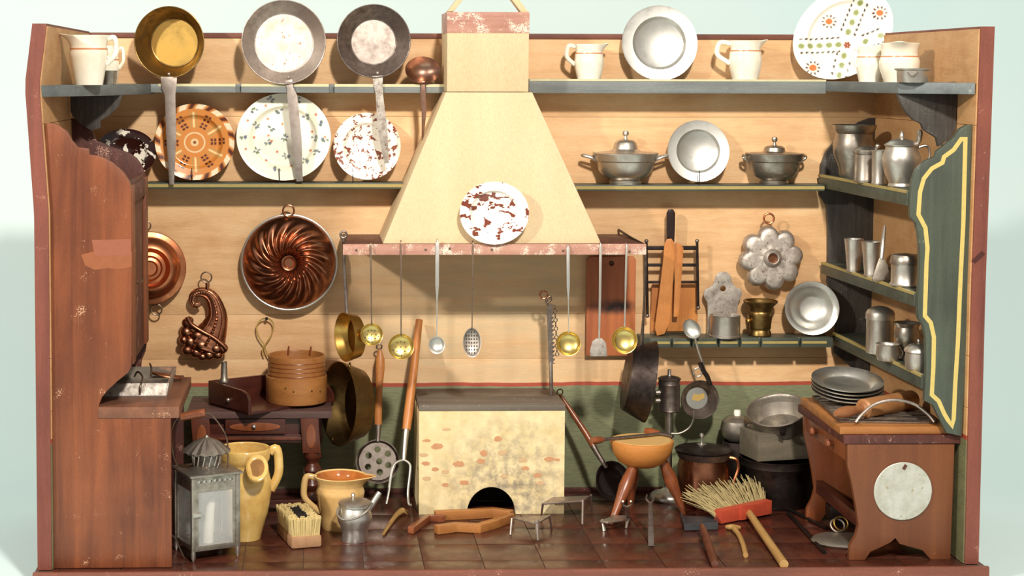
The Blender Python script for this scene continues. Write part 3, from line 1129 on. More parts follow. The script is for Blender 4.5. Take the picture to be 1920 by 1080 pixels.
ZCR = ZTR - 0.002
jug('tall white jug with orange band, front one on the upper left corner shelf', 167, 155, 0.09, ZTL,
    [(26, 0), (27, 6), (33, 40), (36, 58), (34, 72), (36, 84), (39, 92)], 0, 51, 180, 0.73, hr=5)
jug('small white jug half hidden behind the tall jug at upper left', 200, 150, 0.20, ZTL, jp(24, 70), 0, 32, 90, 0.66, hr=3)
jug('white jug with orange band standing next to the hood', 1104, 147, 0.305, ZTR, jp(28, 65), 180, 42, 0, 0.74, hr=4.2, inner=M_GRNGL)
jug('white jug with orange band between pewter plate and oval dish', 1397, 147, 0.305, ZTR, jp(31, 72), 180, 53, 0, 0.74, hr=4.6, inner=M_GRNGL)
jug('white jug with handle towards the oval dish, upper right', 1632, 147, 0.17, ZCR, jp(27, 66), 180, 36, 60, 0.70, hr=3.6)
jug('wide white jug with green inside in the upper right corner', 1686, 147, 0.125, ZCR, [(28, 0), (29, 4), (36, 25), (37, 38), (33, 52), (34, 62), (37, 72)], 40, 50, 250, 0.66, inner=M_GRNGL)
# small pewter cup beside the left jugs, tin bowl on the right corner shelf
t = thing('pewter_cup', 'small pewter cup standing behind the tall white jug', 'cup', XY(204, 0.145, ZTL))
part(t, 'body', lathe(thick([(13, 0), (14, 4), (16, 22), (17, 26)], 1.2), 32), M_PEWD)
t = thing('tin_bowl', 'low round tin bowl with small handles at the end of the corner shelf', 'bowl', XY(1711, 0.045, ZCR))
part(t, 'body', lathe(thick([(27, 0), (28, 2), (29, 22), (33, 24), (33.5, 26)], 1.2), 40), M_PEW)
for a in (250, 70):
    d = rz(a)
    part(t, 'drop_handle', tube(smoothpath([d @ V(29, -9, 19), d @ V(32, -7, 16), d @ V(32, 0, 12), d @ V(32, 7, 16), d @ V(29, 9, 19)], 4), 1.2, 6), M_PEWD)

# pewter plates
plate('large bright pewter plate leaning on the top right shelf', 1235, 82, 0.318, 71, M_PEWB, 9)
plate('bright pewter plate between the two tureens', 1308, 284, 0.317, 58, M_PEWB, 9)
plate('pewter bowl leaning beside the brass mortar', 1522, 578, 0.309, 51, M_PEWB, 10, -6,
      prof=[(0, -16), (18, -16), (24, -14), (32, -8), (38, -1), (42, 2), (50, 4), (51, 2.5), (42, 0), (37, -4), (30, -11), (22, -17), (0, -18)], name='pewter_bowl', cat='bowl')

# ---- painted plates on the left shelf
M_SPK = speckled('speckle_glaze', (248, 240, 224), (132, 72, 52), 150, 0.565, off=0.3)
M_SPK2 = speckled('brown_splash_glaze', (252, 245, 232), (124, 60, 42), 85, 0.575, stretch=(0.75, 1, 1.2), off=1.7)
M_SPKD = speckled('dark_splash_glaze', (46, 20, 16), (240, 232, 216), 80, 0.555, off=4.2)
plate('dark brown plate splashed with white behind the cupboard board', 236, 287, 0.305, 57, M_SPKD, 10, 4, 45)
t = plate('small white plate with brown speckles near the hood', 688, 275, 0.316, 63, M_SPK, 9)
plate('white plate with brown splashes leaning on the chimney hood', 926, 399, 0.2045, 65, M_SPK2, 2, 0, 59)


def disc_paint(label, cx, cy, Y, r, ry, fn, lean, yaw=0, d=0.14, name='plate', spin=0):
    t = thing(name, label, 'plate', P(cx, cy, Y))
    pr = plate_prof(r, d)
    front = resample(pr[:6], 22)
    g = lathe(front + pr[6:], 200)
    m = facing(lean, yaw, spin) @ Matrix.Diagonal((1, ry / r, 1, 1))
    o = part(t, 'dish', xf(g, m), vpaint('painted_' + name + '_glaze'), angle=55)
    mi = np.array(m.inverted())
    s = SCALE[t]

    def f2(co):
        q = (co / s) @ mi[:3, :3].T
        return fn(q[:, 0] / r, q[:, 1] / r, q[:, 2] / r)
    paint(o, f2)
    return t


def spots(c, x, y, lst, col, k=1.0):
    """lst of (x, y, rx, ry, angle)"""
    for (a, b, rx, ry, an) in lst:
        ca, sa = math.cos(an), math.sin(an)
        u = ((x - a) * ca + (y - b) * sa) / rx
        v = (-(x - a) * sa + (y - b) * ca) / ry
        w = np.clip((1.15 - np.sqrt(u * u + v * v)) / 0.3, 0, 1)[:, None] * k
        c[:] = c * (1 - w) + np.array(col, float) * w


def flower_plate(x, y, z):
    c = np.tile(np.array([247, 244, 226], float), (len(x), 1))
    R = np.hypot(x, y)
    w = (np.clip((R - 0.66) / 0.03, 0, 1) * np.clip((0.80 - R) / 0.06, 0, 1))[:, None] * 0.35
    c[:] = c * (1 - w) + np.array([226, 224, 186]) * w
    rnd = random.Random(3)
    fl = [(-0.62, 0.6), (-0.28, 0.86), (0.3, 0.85), (-0.1, 0.62), (-0.58, 0.28), (-0.26, 0.22), (0.47, 0.46), (0.83, 0.3), (-0.86, 0.02), (-0.34, -0.1), (0.02, 0.0), (0.65, -0.02),
          (-0.58, -0.3), (0.05, -0.42), (0.7, -0.36), (0.45, -0.55), (-0.14, -0.72), (0.88, -0.05)]
    for (a, b) in fl:
        pet = [(a + 0.055 * math.cos(q), b + 0.055 * math.sin(q), 0.035, 0.02, q) for q in [rnd.uniform(0, 6.28) for _ in range(6)]]
        spots(c, x, y, pet[:3], (92, 112, 84), 0.85)
        spots(c, x, y, pet[3:], (96, 104, 128), 0.8)
    dots = [(-0.38, 0.72), (-0.76, 0.38), (-0.34, 0.43), (-0.03, 0.31), (0.68, 0.52), (0.6, 0.14), (-0.33, 0.05), (-0.26, -0.08), (-0.63, 0.0), (-0.14, -0.33), (-0.37, -0.52), (0.57, -0.3), (0.17, -0.66), (0.88, 0.0), (-0.8, -0.28), (0.2, 0.62)]
    spots(c, x, y, [(a, b, 0.026, 0.03, 0) for a, b in dots], (206, 110, 66), 0.9)
    return c


disc_paint('large white plate with scattered small flowers', 532, 258, 0.314, 88, 82, flower_plate, 9)


def slip_plate(x, y, z):
    c = np.tile(np.array([214, 136, 62], float), (len(x), 1))
    R = np.hypot(x, y)
    T = np.arctan2(y, x)

    def blend(w, col, k=1.0):
        w = np.clip(w, 0, 1)[:, None] * k
        c[:] = c * (1 - w) + np.array(col, float) * w
    st = np.sin(T * 13 + R * 9)
    rim = np.clip((R - 0.86) / 0.02, 0, 1)
    blend(rim * np.clip(st * 4, 0, 1), (244, 226, 190))
    blend(rim * np.clip(-st * 4 - 2.2, 0, 1), (92, 40, 22))
    blend(np.clip(1 - np.abs(R - 0.25) / 0.025, 0, 1) * 1.5, (240, 222, 176))
    blend(np.clip(1 - np.abs(R - 0.07) / 0.03, 0, 1) * 1.5, (240, 222, 176))
    blend(np.clip((0.035 - R) / 0.01, 0, 1), (96, 44, 24))
    for k in range(6):
        a = math.radians(92 + 60 * k)
        d = np.abs((T - a + math.pi) % (2 * math.pi) - math.pi) * R
        seg = np.clip((R - 0.38) / 0.03, 0, 1) * np.clip((0.8 - R) / 0.03, 0, 1)
        blend(seg * np.clip((0.035 - d) / 0.02, 0, 1), (238, 216, 158))
        blend(seg * np.clip((0.02 - np.abs(d - 0.075)) / 0.015, 0, 1), (168, 156, 92), 0.8)
        a2 = a + math.radians(30)
        dd = ((T - a2 + math.pi) % (2 * math.pi) - math.pi) * R
        dash = (np.sin(R * 62) > -0.2).astype(float)
        blend(seg * dash * np.clip((0.09 - np.abs(dd)) / 0.015, 0, 1) * (np.abs(dd) > 0.012), (84, 36, 22))
    return c


disc_paint('orange slipware plate with rope rim and dark dashes', 365, 267, 0.315, 74, 72, slip_plate, 9, 5)


def oval_dish(x, y, z):
    c = np.tile(np.array([248, 243, 228], float), (len(x), 1))
    lx, ly = x * 100, y * 100
    cs, sn = math.cos(math.radians(40)), math.sin(math.radians(40))
    X, Yy = lx * cs - ly * 0.78 * sn, lx * sn + ly * 0.78 * cs

    def P_(px, py):
        # undo the drawn tilt: photo offsets to dish offsets
        return ((px - 1579), -(py - 63))
    def sp(lst, col, k=1):
        spots(c, X, Yy, lst, col, k)
    bars = [((1503, 88), (1572, 84)), ((1590, 60), (1612, 5)), ((1572, 143), (1582, 105)), ((1622, 78), (1648, 68))]
    for (a, b) in bars:
        a, b = P_(*a), P_(*b)
        L = math.hypot(b[0] - a[0], b[1] - a[1])
        an = math.atan2(b[1] - a[1], b[0] - a[0])
        n = max(2, int(L / 12))
        sp([(a[0] + (b[0] - a[0]) * k / (n - 1), a[1] + (b[1] - a[1]) * k / (n - 1), 6, 5, an) for k in range(n)], (134, 146, 84), 0.9)
        m_ = max(4, int(L / 8))
        for sd in (-13, 13):
            nx, ny = -math.sin(an) * sd, math.cos(an) * sd
            sp([(a[0] + (b[0] - a[0]) * k / (m_ - 1) + nx, a[1] + (b[1] - a[1]) * k / (m_ - 1) + ny, 3.2, 1.8, an + 0.3) for k in range(m_)], (62, 54, 44), 0.95)
    for (px, py, r) in ((1555, 40, 6.5), (1647, 25, 6.5), (1524, 129, 7)):
        a = P_(px, py)
        sp([(a[0], a[1], r, r * 0.9, 0)], (208, 110, 48))
        sp([(a[0] + 11.5 * math.cos(q), a[1] + 11 * math.sin(q), 2.6, 1.7, q) for q in [math.pi * k / 5 for k in range(10)]], (84, 50, 30))
    a = P_(1588, 85)
    sp([(a[0] + 4 * math.cos(q), a[1] + 4 * math.sin(q), 3, 2, q) for q in [math.pi * k / 3 for k in range(6)]], (150, 72, 40))
    return c


disc_paint('large oval white dish painted with green garlands and orange flowers', 1579, 63, 0.312, 100, 78, oval_dish, 9, -8, 0.08, 'oval_dish', 40)


# ---- pans with handles through the top shelf
def pan(label, cx, cy, Y, r, rb, d, mat, hpts, hw, hmat, lean=0, yaw=0, fmat=None, name='frying_pan', off=(0, 0)):
    t = thing(name, label, 'pan', P(cx, cy, Y))
    m = facing(lean, yaw)
    g = lathe([(0, -d), (rb * 0.97, -d), (rb, -d + 1.2), (r * 0.97, -2), (r, 0), (r + 1, -0.2), (r + 0.6, -3), (rb + 1.5, -d - 1), (0, -d - 1.5)], 56)
    bowl = part(t, 'bowl', xf(g, m), mat, angle=50)
    if fmat:
        part(bowl, 'pan_floor', xf(lathe([(0, -d + 0.5), (rb * 0.94, -d + 0.5), (rb * 0.95, -d - 0.3), (0, -d - 0.3)], 48), m), fmat)
    part(bowl, 'rim', xf(ring((0, 0, 0), r + 0.4, 1.1, 'z', 56), m), mat)
    q = [((v.x), (v.z)) for v in (loc(t, x, y, Y) for x, y in hpts)]
    h = part(t, 'handle', ribbon(q, hw, -2.2, 1.2), hmat, 0.5)
    v = loc(t, hpts[0][0], hpts[0][1] - 5, Y)
    for dx in (0,):
        part(h, 'rivet', mv(ball((0, 0, 0), 3.2, 10), v.x + dx, -2.5, v.z), hmat)
    return t


M_BRI = metal('brass_inside', (238, 198, 112), 0.34, (206, 160, 78), 0.45, 40, 0.06)
pan('deep brass pan standing on the left top shelf', 317, 79, 0.288, 66, 47, 46, M_BRASSD, [(317, 144), (317, 165), (319, 178), (321, 250), (322, 346)], [30, 28, 20, 19, 9], M_STEEL, 0, -9, M_BRI, 'saucepan')
M_FLOUR = metal('scoured_pan_floor', (226, 216, 202), 0.55, (196, 178, 160), 0.4, 50, 0.1, 0.75, (170, 140, 120))
pan('large iron frying pan with pale scoured floor', 532, 79, 0.288, 78, 57, 20, M_STEEL, [(541, 150), (544, 165), (548, 180), (556, 260), (562, 340)], [14, 12, 19, 19, 12], M_STEEL, 3, 0, M_FLOUR)
pan('iron pan with ringed floor nearest the hood', 701, 77, 0.288, 68, 44, 26, M_IRONG, [(708, 142), (709, 160), (711, 175), (717, 240), (725, 306)], [20, 17, 14, 18, 9], M_TIN, 3, 0, M_STEEL)
t = thing('ladle', 'dark copper ladle beside the hood on the top shelf', 'ladle', P(793, 131, 0.288))
part(t, 'bowl', xf(lathe([(0, -20), (12, -18), (24, -11), (31, -2), (33, 0), (33.5, -1), (25, -13), (12, -20), (0, -22)], 40), facing(14, 4) @ Matrix.Diagonal((1, 0.78, 1, 1))), M_DULLC)
q = [(v.x, v.z) for v in (loc(t, x, y, 0.288) for x, y in ((793, 152), (793, 172), (795, 210), (792, 264)))]
part(t, 'handle', ribbon(q, [7, 10, 9, 3], -1.5, 1.5), M_DULLC, 0.4)


# ---- tureens
def tureen(label, cx, Y, r, h, lidh, handles, mat):
    t = thing('tureen', label, 'tureen', XY(cx, Y, Z2R), 'pewter tureens')
    s = r / 60.0
    k = h / 58.0
    part(t, 'bowl', lathe([(0, 0), (30 * s, 0), (31 * s, 4 * k), (27 * s, 9 * k), (42 * s, 16 * k), (50 * s, 26 * k), (53 * s, 38 * k), (54 * s, 43 * k), (57 * s, 45 * k), (60 * s, 56 * k), (60.5 * s, 58 * k), (56 * s, 58 * k), (50 * s, 44 * k), (0, 40 * k)], 48), mat)
    lid = part(t, 'lid', lathe([(57 * s, h - 1), (59 * s, h + 1), (50 * s, h + 3), (30 * s, h + 5 * lidh), (23 * s, h + 9 * lidh), (21 * s, h + 20 * lidh), (16 * s, h + 25 * lidh), (6 * s, h + 27 * lidh), (0, h + 27.5 * lidh), (0, h - 1), (57 * s, h - 1)], 48), mat)
    part(lid, 'knob', mv(lathe([(0, -1), (5 * s, -1), (3.2 * s, 3), (2.8 * s, 6), (5.5 * s, 8), (6.6 * s, 11), (5 * s, 15), (0, 16.5)], 18), 0, 0, h + 27 * lidh), mat)
    n = 44
    part(t, 'beaded_rim', tube([V((59.5 * s) * math.cos(a), (59.5 * s) * math.sin(a), h + 0.6) for a in [2 * math.pi * i / (n * 2) for i in range(n * 2)]], [1.9 if i % 2 else 1.1 for i in range(n * 2)], 6, True), mat)
    for sg in (-1, 1):
        pts = [V(sg * 52 * s, 0, h * 0.72), V(sg * (r + 4), -4, h * 0.86), V(sg * (r + handles), 0, h * 0.93), V(sg * (r + handles - 2), 6, h * 0.95), V(sg * 58 * s, 4, h * 0.88)]
        part(t, 'handle', tube(smoothpath(pts, 5), 2.6, 8), mat)
    return t


tureen('wide pewter tureen with tall lid near the hood', 1172, 0.312, 60, 57, 1.0, 20, M_PEW)
tureen('smaller pewter tureen with flat lid by the green rack', 1451, 0.312, 53, 56, 0.62, 6, M_PEWD)
# ---- vessels on the right rack
def vessel(name, label, cat, px, Y, Z, prof, mat, t=1.4, seg=36, closed=False, group=None):
    o = thing(name, label, cat, XY(px, Y, Z), group)
    part(o, 'body', lathe(prof if closed else thick(prof, t), seg), mat, angle=45)
    return o


vessel('pewter_pot', 'big bellied pewter pot at the back of the top rack shelf', 'pot', 1600, 0.262, RZ1, [(24, 0), (26, 4), (28, 20), (37, 45), (39, 62), (34, 78), (33, 82), (37, 86), (40, 94), (41, 98)], M_PEWD)
t = vessel('tankard', 'slim lidded pewter tankard in front of the bellied pot', 'tankard', 1624, 0.165, RZ1, [(23, 0), (24, 3), (23, 6), (22, 52), (24, 54), (24, 58)], M_PEWD)
lid = part(t, 'lid', mv(lathe([(24.5, 0), (24.5, 3), (16, 8), (6, 10), (0, 11), (0, 0), (24.5, 0)], 32), 0, 0, 58), M_PEWD)
part(lid, 'thumb_piece', ball((18, -8, 68), 5, 10), M_PEW)
part(t, 'handle', tube(smoothpath([V(21, -6, 54), V(33, -11, 48), V(34, -12, 28), V(21, -7, 12)], 5), 2.6, 8), M_PEWD)
vessel('pewter_beaker', 'narrow pewter beaker between tankard and lidded jug', 'beaker', 1650, 0.125, RZ1, [(16, 0), (16.5, 2), (15, 6), (16, 60), (18, 64)], M_PEW)
t = vessel('lidded_jug', 'round bellied pewter jug with pointed lid on the top rack shelf', 'jug', 1689, 0.075, RZ1, [(22, 0), (24, 3), (22, 8), (30, 26), (35, 45), (35, 58), (30, 70), (29, 76), (31, 78)], M_PEW)
lid = part(t, 'lid', mv(lathe([(31.5, 0), (32, 2), (24, 7), (20, 10), (8, 13), (3, 15), (0, 15.5), (0, 0), (31.5, 0)], 36), 0, 0, 78), M_PEW)
part(lid, 'knob', mv(lathe([(0, -1), (4, -1), (5, 3), (4, 7), (1.5, 13), (0, 14)], 14), 0, 0, 92), M_PEW)
part(lid, 'thumb_piece', tube(smoothpath([V(27, -2, 80), V(31, -2, 86), V(33, -2, 98), V(34, -2, 108)], 4), [4, 4, 4, 4.5, 5, 5.5, 5.5, 5.5, 5.5, 5.5, 5, 4, 3][:13], 8), M_PEWD)
part(t, 'handle', tube(smoothpath([V(29, -2, 74), V(46, -4, 78), V(52, -5, 64), V(46, -4, 42), V(33, -2, 30)], 5), 2.4, 8), M_PEWD)

bk = [(12, 0), (13, 3), (12, 6), (17, 58), (18, 62)]
vessel('pewter_beaker', 'flared pewter beaker, rear one of the pair on the middle rack shelf', 'beaker', 1600, 0.215, RZ2, bk, M_PEW, group='pair of flared beakers')
vessel('pewter_beaker', 'flared pewter beaker, front one of the pair on the middle rack shelf', 'beaker', 1634, 0.165, RZ2, [(r * 1.12, z * 1.06) for r, z in bk], M_PEW, group='pair of flared beakers')
t = thing('scoop', 'upright tin scoop with pointed handle on the middle rack shelf', 'scoop', XY(1653, 0.118, RZ2))
part(t, 'blade', xf(prism([(-16, 0), (-18, 6), (-4, 44), (4, 46), (12, 30), (15, 3)], -2, 2), Matrix.Rotation(-0.12, 4, 'X')), M_TING, 0.8)
part(t, 'handle', tube([V(0, 4, 42), V(3, 8, 62), V(6, 11, 84), V(8, 13, 104)], [4, 5, 4, 2], 8), M_PEWB)
t = vessel('pewter_box', 'round lidded pewter box on the middle rack shelf', 'box', 1697, 0.075, RZ2, [(27, 0), (29, 3), (26, 7), (26, 40), (27, 42)], M_PEW)
part(t, 'lid', mv(lathe([(28, 0), (28.5, 3), (27, 12), (24, 17), (0, 20), (0, 0), (28, 0)], 36), 0, 0, 42), M_PEWD)

t = vessel('pewter_can', 'tall shiny pewter can at the back of the lowest rack shelf', 'can', 1649, 0.165, RZ3, [(24, 0), (25, 3), (25, 62), (26, 64)], M_PEW)
part(t, 'lid', mv(lathe([(26.5, 0), (26.5, 10), (24, 16), (14, 22), (6, 24), (0, 25), (0, 0), (26.5, 0)], 36), 0, 0, 64), M_PEW)
vessel('pewter_urn', 'waisted dark pewter urn on the lowest rack shelf', 'urn', 1700, 0.115, RZ3, [(14, 0), (15, 3), (9, 9), (8, 14), (20, 34), (24, 48), (21, 58), (20, 62), (25, 70)], M_PEWD)
t = vessel('pewter_pot', 'small squat pewter pot at the front of the lowest rack shelf', 'pot', 1664, 0.112, RZ3, [(18, 0), (19, 2), (21, 12), (20, 28), (22, 31)], M_PEW)
part(t, 'handle', ring((22, -4, 14), 5, 1.6, 'y', 16), M_PEW)
t = vessel('pewter_pot', 'squat pewter pot with domed lid behind the green end board', 'pot', 1722, 0.05, RZ3, [(22, 0), (24, 3), (25, 18), (24, 32), (26, 34)], M_PEW)
lid = part(t, 'lid', mv(lathe([(27, 0), (26, 5), (18, 12), (8, 16), (0, 17), (0, 0), (27, 0)], 32), 0, 0, 34), M_PEW)
part(lid, 'knob', ball((0, 0, 54), 4.5, 10), M_PEW)

# ---- mortar, salt box, flower mould, spoon on the right
vessel('mortar', 'brass mortar with flared rim on the short dark shelf', 'mortar', 1425, 0.312, Z3R, [(19, 0), (21, 2), (20, 8), (18, 12), (20, 15), (20, 20), (22, 38), (23, 44), (21, 47), (24, 56), (31, 63), (32, 66)], M_BRASSD, 3)
t = [o for o in COL.objects if o.get('label', '').startswith('brass mortar')][0]
part(t, 'ear', ball((-24, -6, 29), 5, 10), M_BRASS)
t = thing('salt_box', 'tin salt box with scalloped back plate and round hole', 'salt box', XY(1359, 0.306, Z3R))
bp = smoothpath([(-28, 0, 0), (-28, 0, 44), (-30, 0, 62), (-36, 0, 74), (-34, 0, 86), (-26, 0, 90), (-18, 0, 98), (-14, 0, 112), (-8, 0, 118), (0, 0, 120),
                 (8, 0, 118), (14, 0, 112), (18, 0, 98), (26, 0, 90), (34, 0, 86), (36, 0, 74), (30, 0, 62), (28, 0, 44), (28, 0, 0)], 4)
part(t, 'back_plate', prism([(v.x, v.z) for v in bp], 20, 22, [circle(0, 88, 5.5, 14)]), M_TIN, 0.4)
part(t, 'cup', lathe(thick([(28, 0), (29.5, 0), (29.5, 3), (28, 4), (28, 39), (29, 41)], 1.4), 40), M_PEW)
t = thing('flower_mould', 'grey tin flower-shaped mould hanging by a ring', 'mould', P(1447, 484, 0.312))


def lobes(n, d, rl):
    out = []
    N = 160
    for k in range(N):
        a = 2 * math.pi * k / N + math.pi / 2
        best = 0
        for i in range(n):
            b = 2 * math.pi * i / n + math.pi / 2 + 0.12
            c = d * math.cos(a - b)
            q = rl * rl - (d * math.sin(a - b)) ** 2
            if q > 0 and c > 0:
                best = max(best, c + math.sqrt(q))
        out.append(max(best, d * 0.9))
    return out


lb = lobes(8, 42, 18.5)
vs, fs = [], []
N = len(lb)
lv = [(0.17, 9), (0.25, 6), (0.5, 6.5), (0.72, 7), (0.88, 6), (0.96, 3), (1.0, -4), (1.02, -10), (0.98, -10), (0.94, 0), (0.6, 4), (0.17, 5)]
for (f_, z) in lv:
    for k in range(N):
        a = 2 * math.pi * k / N + math.pi / 2
        vs.append(V(lb[k] * f_ * math.cos(a), lb[k] * f_ * math.sin(a), z))
for i in range(len(lv)):
    j = (i + 1) % len(lv)
    for k in range(N):
        l_ = (k + 1) % N
        fs.append((i * N + k, i * N + l_, j * N + l_, j * N + k))
m = facing(4, 0)
body = part(t, 'shell', xf((vs, fs), m), M_TIN, angle=50)
part(body, 'centre_tube', xf(lathe([(9, -8), (9.5, 12), (11, 13), (17, 8), (18, 5), (12, 7), (11, -8), (9, -8)], 28), m), M_TIN)
part(body, 'centre_hole', xf(lathe([(0, 3), (9, 3), (9, 2), (0, 2)], 24), m), M_COPD)
part(t, 'hanging_ring', ring((-6, 3, 74), 9.5, 2, 'y', 24), M_COP)

# ---- cutting boards and knife rack
t = thing('cutting_board', 'worn reddish cutting board with dark burn hanging behind the ladles', 'cutting board', P(1145, 575, 0.325))
bt = NT('burnt_board_wood')
gx = bt.n('ShaderNodeVectorMath', operation='DISTANCE')
mp = bt.n('ShaderNodeMapping')
mp.inputs['Scale'].default_value = (0.55, 1, 1.6)
bt.l(bt.tc.outputs['Object'], mp.inputs[0])
bt.l(mp.outputs[0], gx.inputs[0])
gx.inputs[1].default_value = (0.002, 0, 0.0)
k_ = bt.mix(1.0, bt.ramp(gx.outputs[1], [(0.008, 1.0), (0.02, 0.0)]), bt.ramp(bt.noise(90, 4), [(0.3, 0.4), (0.6, 1.0)]), 'MULTIPLY')
gr = bt.ramp(bt.noise(60, 4, 0.6, stretch=(1, 1, 0.07)), [(0.3, lin((142, 74, 44))), (0.7, lin((190, 112, 66)))])
sc_ = bt.ramp(bt.noise(40, 5, 0.7), [(0.62, 0.0), (0.72, 0.7)])
MBURN = bt.set(Base_Color=bt.mix(k_, bt.mix(sc_, gr, lin((216, 158, 104))), lin((58, 40, 36))), Roughness=0.55)
part(t, 'board', prism([(-46, -92), (-46, 88), (-40, 95), (42, 95), (46, 88), (46, -92)], -4, 4, [circle(0, 82, 5, 12)]), MBURN, 0.8)
part(t, 'hanging_nail', cyl(V(0, -6, 84), V(0, 6, 84), 2.2, 1.6, 8), M_IRON)
t = thing('cutting_board', 'pale orange cutting board hanging behind the iron knife rack', 'cutting board', P(1264, 577, 0.327))
part(t, 'board', prism([(-44, -44), (-43, 42), (-40, 46), (40, 46), (43, 42), (44, -44)], -3, 3), M_ORW, 0.8)
t = thing('knife_rack', 'black iron knife rack with three bars on the right wall board', 'rack', P(1260, 500, 0.316))
for (x, y0, y1) in ((1212, 452, 592), (1307, 452, 577)):
    a, b = loc(t, x, y0, 0.316), loc(t, x + 2, y1, 0.316)
    p_ = part(t, 'post', tube([a, b], 2.6, 8), M_IRON)
    part(p_, 'ball_end', ball(tuple(a), 4, 10), M_IRONG)
    part(p_, 'ball_end', ball(tuple(b), 4, 10), M_IRONG)
for y, w_ in ((465, 8), (497, 6), (529, 5)):
    a, b = loc(t, 1213, y, 0.316), loc(t, 1306, y, 0.316)
    part(t, 'bar', box(a.x, b.x, -1.5, 1.5, a.z - w_ / 2, a.z + w_ / 2), M_IRON, 0.4)
t = thing('kitchen_knife', 'kitchen knife with black handle stuck in the iron rack', 'knife', P(1257, 455, 0.3185))
part(t, 'handle', prism([(-7, -2), (-8, 30), (-8, 56), (-4, 63), (4, 63), (8, 56), (8, 30), (7, -2)], -3, 3), plain('black_horn', (40, 24, 22), 0.3), 1.5)
part(t, 'blade', prism([(-5, -2), (5, -2), (5, -90), (-1, -110), (-5, -60)], -0.6, 0.6), M_STEEL)
for (lab, x, pts) in (('long narrow wooden spatula with round top, left one in the knife rack', 1255, [(-10, 8), (-5, 17), (3, 18), (9, 10), (10, -20), (2, -140), (-8, -162), (-22, -165), (-26, -150), (-16, -60), (-12, -20)]),
                      ('wooden spatula with forked top, right one in the knife rack', 1270, [(-7, -2), (-2, 10), (6, 8), (12, 0), (10, -40), (6, -110), (4, -130), (-5, -130), (-4, -60)])):
    t = thing('spatula', lab, 'spatula', P(x, 465, 0.3115))
    yy = -2 if x == 1255 else 3
    part(t, 'blade', prism(pts, yy - 2, yy + 2), M_ORW, 0.8)

# ---- copper moulds on the left
t = thing('copper_bowl_mould', 'round copper mould half hidden behind the left cupboard', 'mould', P(280, 503, 0.318))
m = facing(5, 8)
part(t, 'shell', xf(lathe([(0, 20), (12, 20), (15, 24), (20, 23), (24, 12), (30, 10), (38, 20), (46, 18), (54, 6), (60, 1), (67, 1.5), (69, 0), (67, -1), (56, 1), (45, 12), (36, 16), (26, 6), (0, 12)], 56), m), M_COP, angle=50)
part(t, 'hanging_ring', ring((13, 0, -78), 10, 1.5, 'y', 22), M_WIRE)
part(t, 'hanging_ring', ring((-6, 0, 80), 9, 1.5, 'y', 22), M_WIRE)
t = thing('bundt_mould', 'large copper swirl cake mould with tinned rim hanging on the wall', 'mould', P(542, 492, 0.316))
vs, fs = [], []
NR, NA = 44, 192
for i in range(NR + 1):
    u = i / NR
    r = 13 + (88 - 13) * u
    if u < 0.30:
        z = 10 + 26 * math.sin(u / 0.30 * math.pi / 2)
    else:
        z = 36 * math.cos((u - 0.30) / 0.70 * math.pi / 2) ** 0.75
    am = 5.2 * math.sin(min(1, u * 3.2) * math.pi / 2) * (1 - min(1, max(0, (u - 0.5) / 0.42))) ** 1.1
    for k in range(NA):
        a = 2 * math.pi * k / NA
        w = math.cos(17 * (a + 1.05 * u ** 0.9))
        zz = z + am * w
        rr = r + (am * 0.35 * w if 0.1 < u < 0.9 else 0)
        vs.append(V(rr * math.cos(a), rr * math.sin(a), zz))
for i in range(NR):
    for k in range(NA):
        l_ = (k + 1) % NA
        fs.append((i * NA + k, i * NA + l_, (i + 1) * NA + l_, (i + 1) * NA + k))
m = facing(2, 0)
sh = part(t, 'shell', xf((vs, fs), m), M_COPD, angle=60)
part(sh, 'centre_cup', xf(lathe([(0, 12), (8, 12), (11, 15), (14, 16), (15, 10), (13, 6), (0, 6)], 28), m), M_COPD)
part(sh, 'tinned_rim', xf(ring((0, 0, 0), 89, 2.2, 'z', 72), m), M_PEWB)
part(t, 'hanging_ring', ring((-1, 1, 97), 10.5, 1.8, 'y', 24), M_COPD)
part(t, 'ring_plate', xf(prism(circle(0, 78, 7, 12), -2, 0), Matrix.Translation((0, -3, 0))), M_BRASSD)

t = thing('cornucopia_mould', 'dark copper horn-of-plenty mould hanging by a ring', 'mould', P(383, 610, 0.318))
hx = [(376, 568, 4), (368, 572, 6), (361, 564, 7.5), (364, 553, 8), (375, 548, 9), (389, 551, 11), (399, 561, 13), (405, 577, 16), (407, 595, 20), (402, 613, 25), (395, 628, 31), (388, 642, 37), (384, 652, 40)]
pt = [loc(t, x, y, 0.318) + V(0, 0, 0) for x, y, r in hx]
sm = smoothpath(pt, 6)
rs = [p_.x for p_ in smoothpath([V(r, 0, 0) for x, y, r in hx], 6)]
rs = [r * (1 + 0.008 * math.sin(i * 1.6)) for i, r in enumerate(rs)]
g = tube(sm, rs, 20)
part(t, 'horn', ([V(v.x, v.y * 0.55, v.z) for v in g[0]], g[1]), M_COPD, angle=80)
for k in range(3):
    off = (k - 1) * 0.55
    rid = []
    for i in range(8, len(sm) - 4):
        tg = (sm[i + 1] - sm[i - 1]).normalized()
        sd = V(-tg.z, 0, tg.x)
        rid.append(sm[i] + sd * rs[i] * off + V(0, -0.55 * rs[i] * math.sqrt(1 - off * off), 0))
    part(t, 'rib', tube(rid, [(1.2 + 1.8 * i / len(rid)) * ((1.35 if i % 2 else 0.75) if k == 1 else 1.0) for i in range(len(rid))], 8), M_COPD)
frng = random.Random(5)
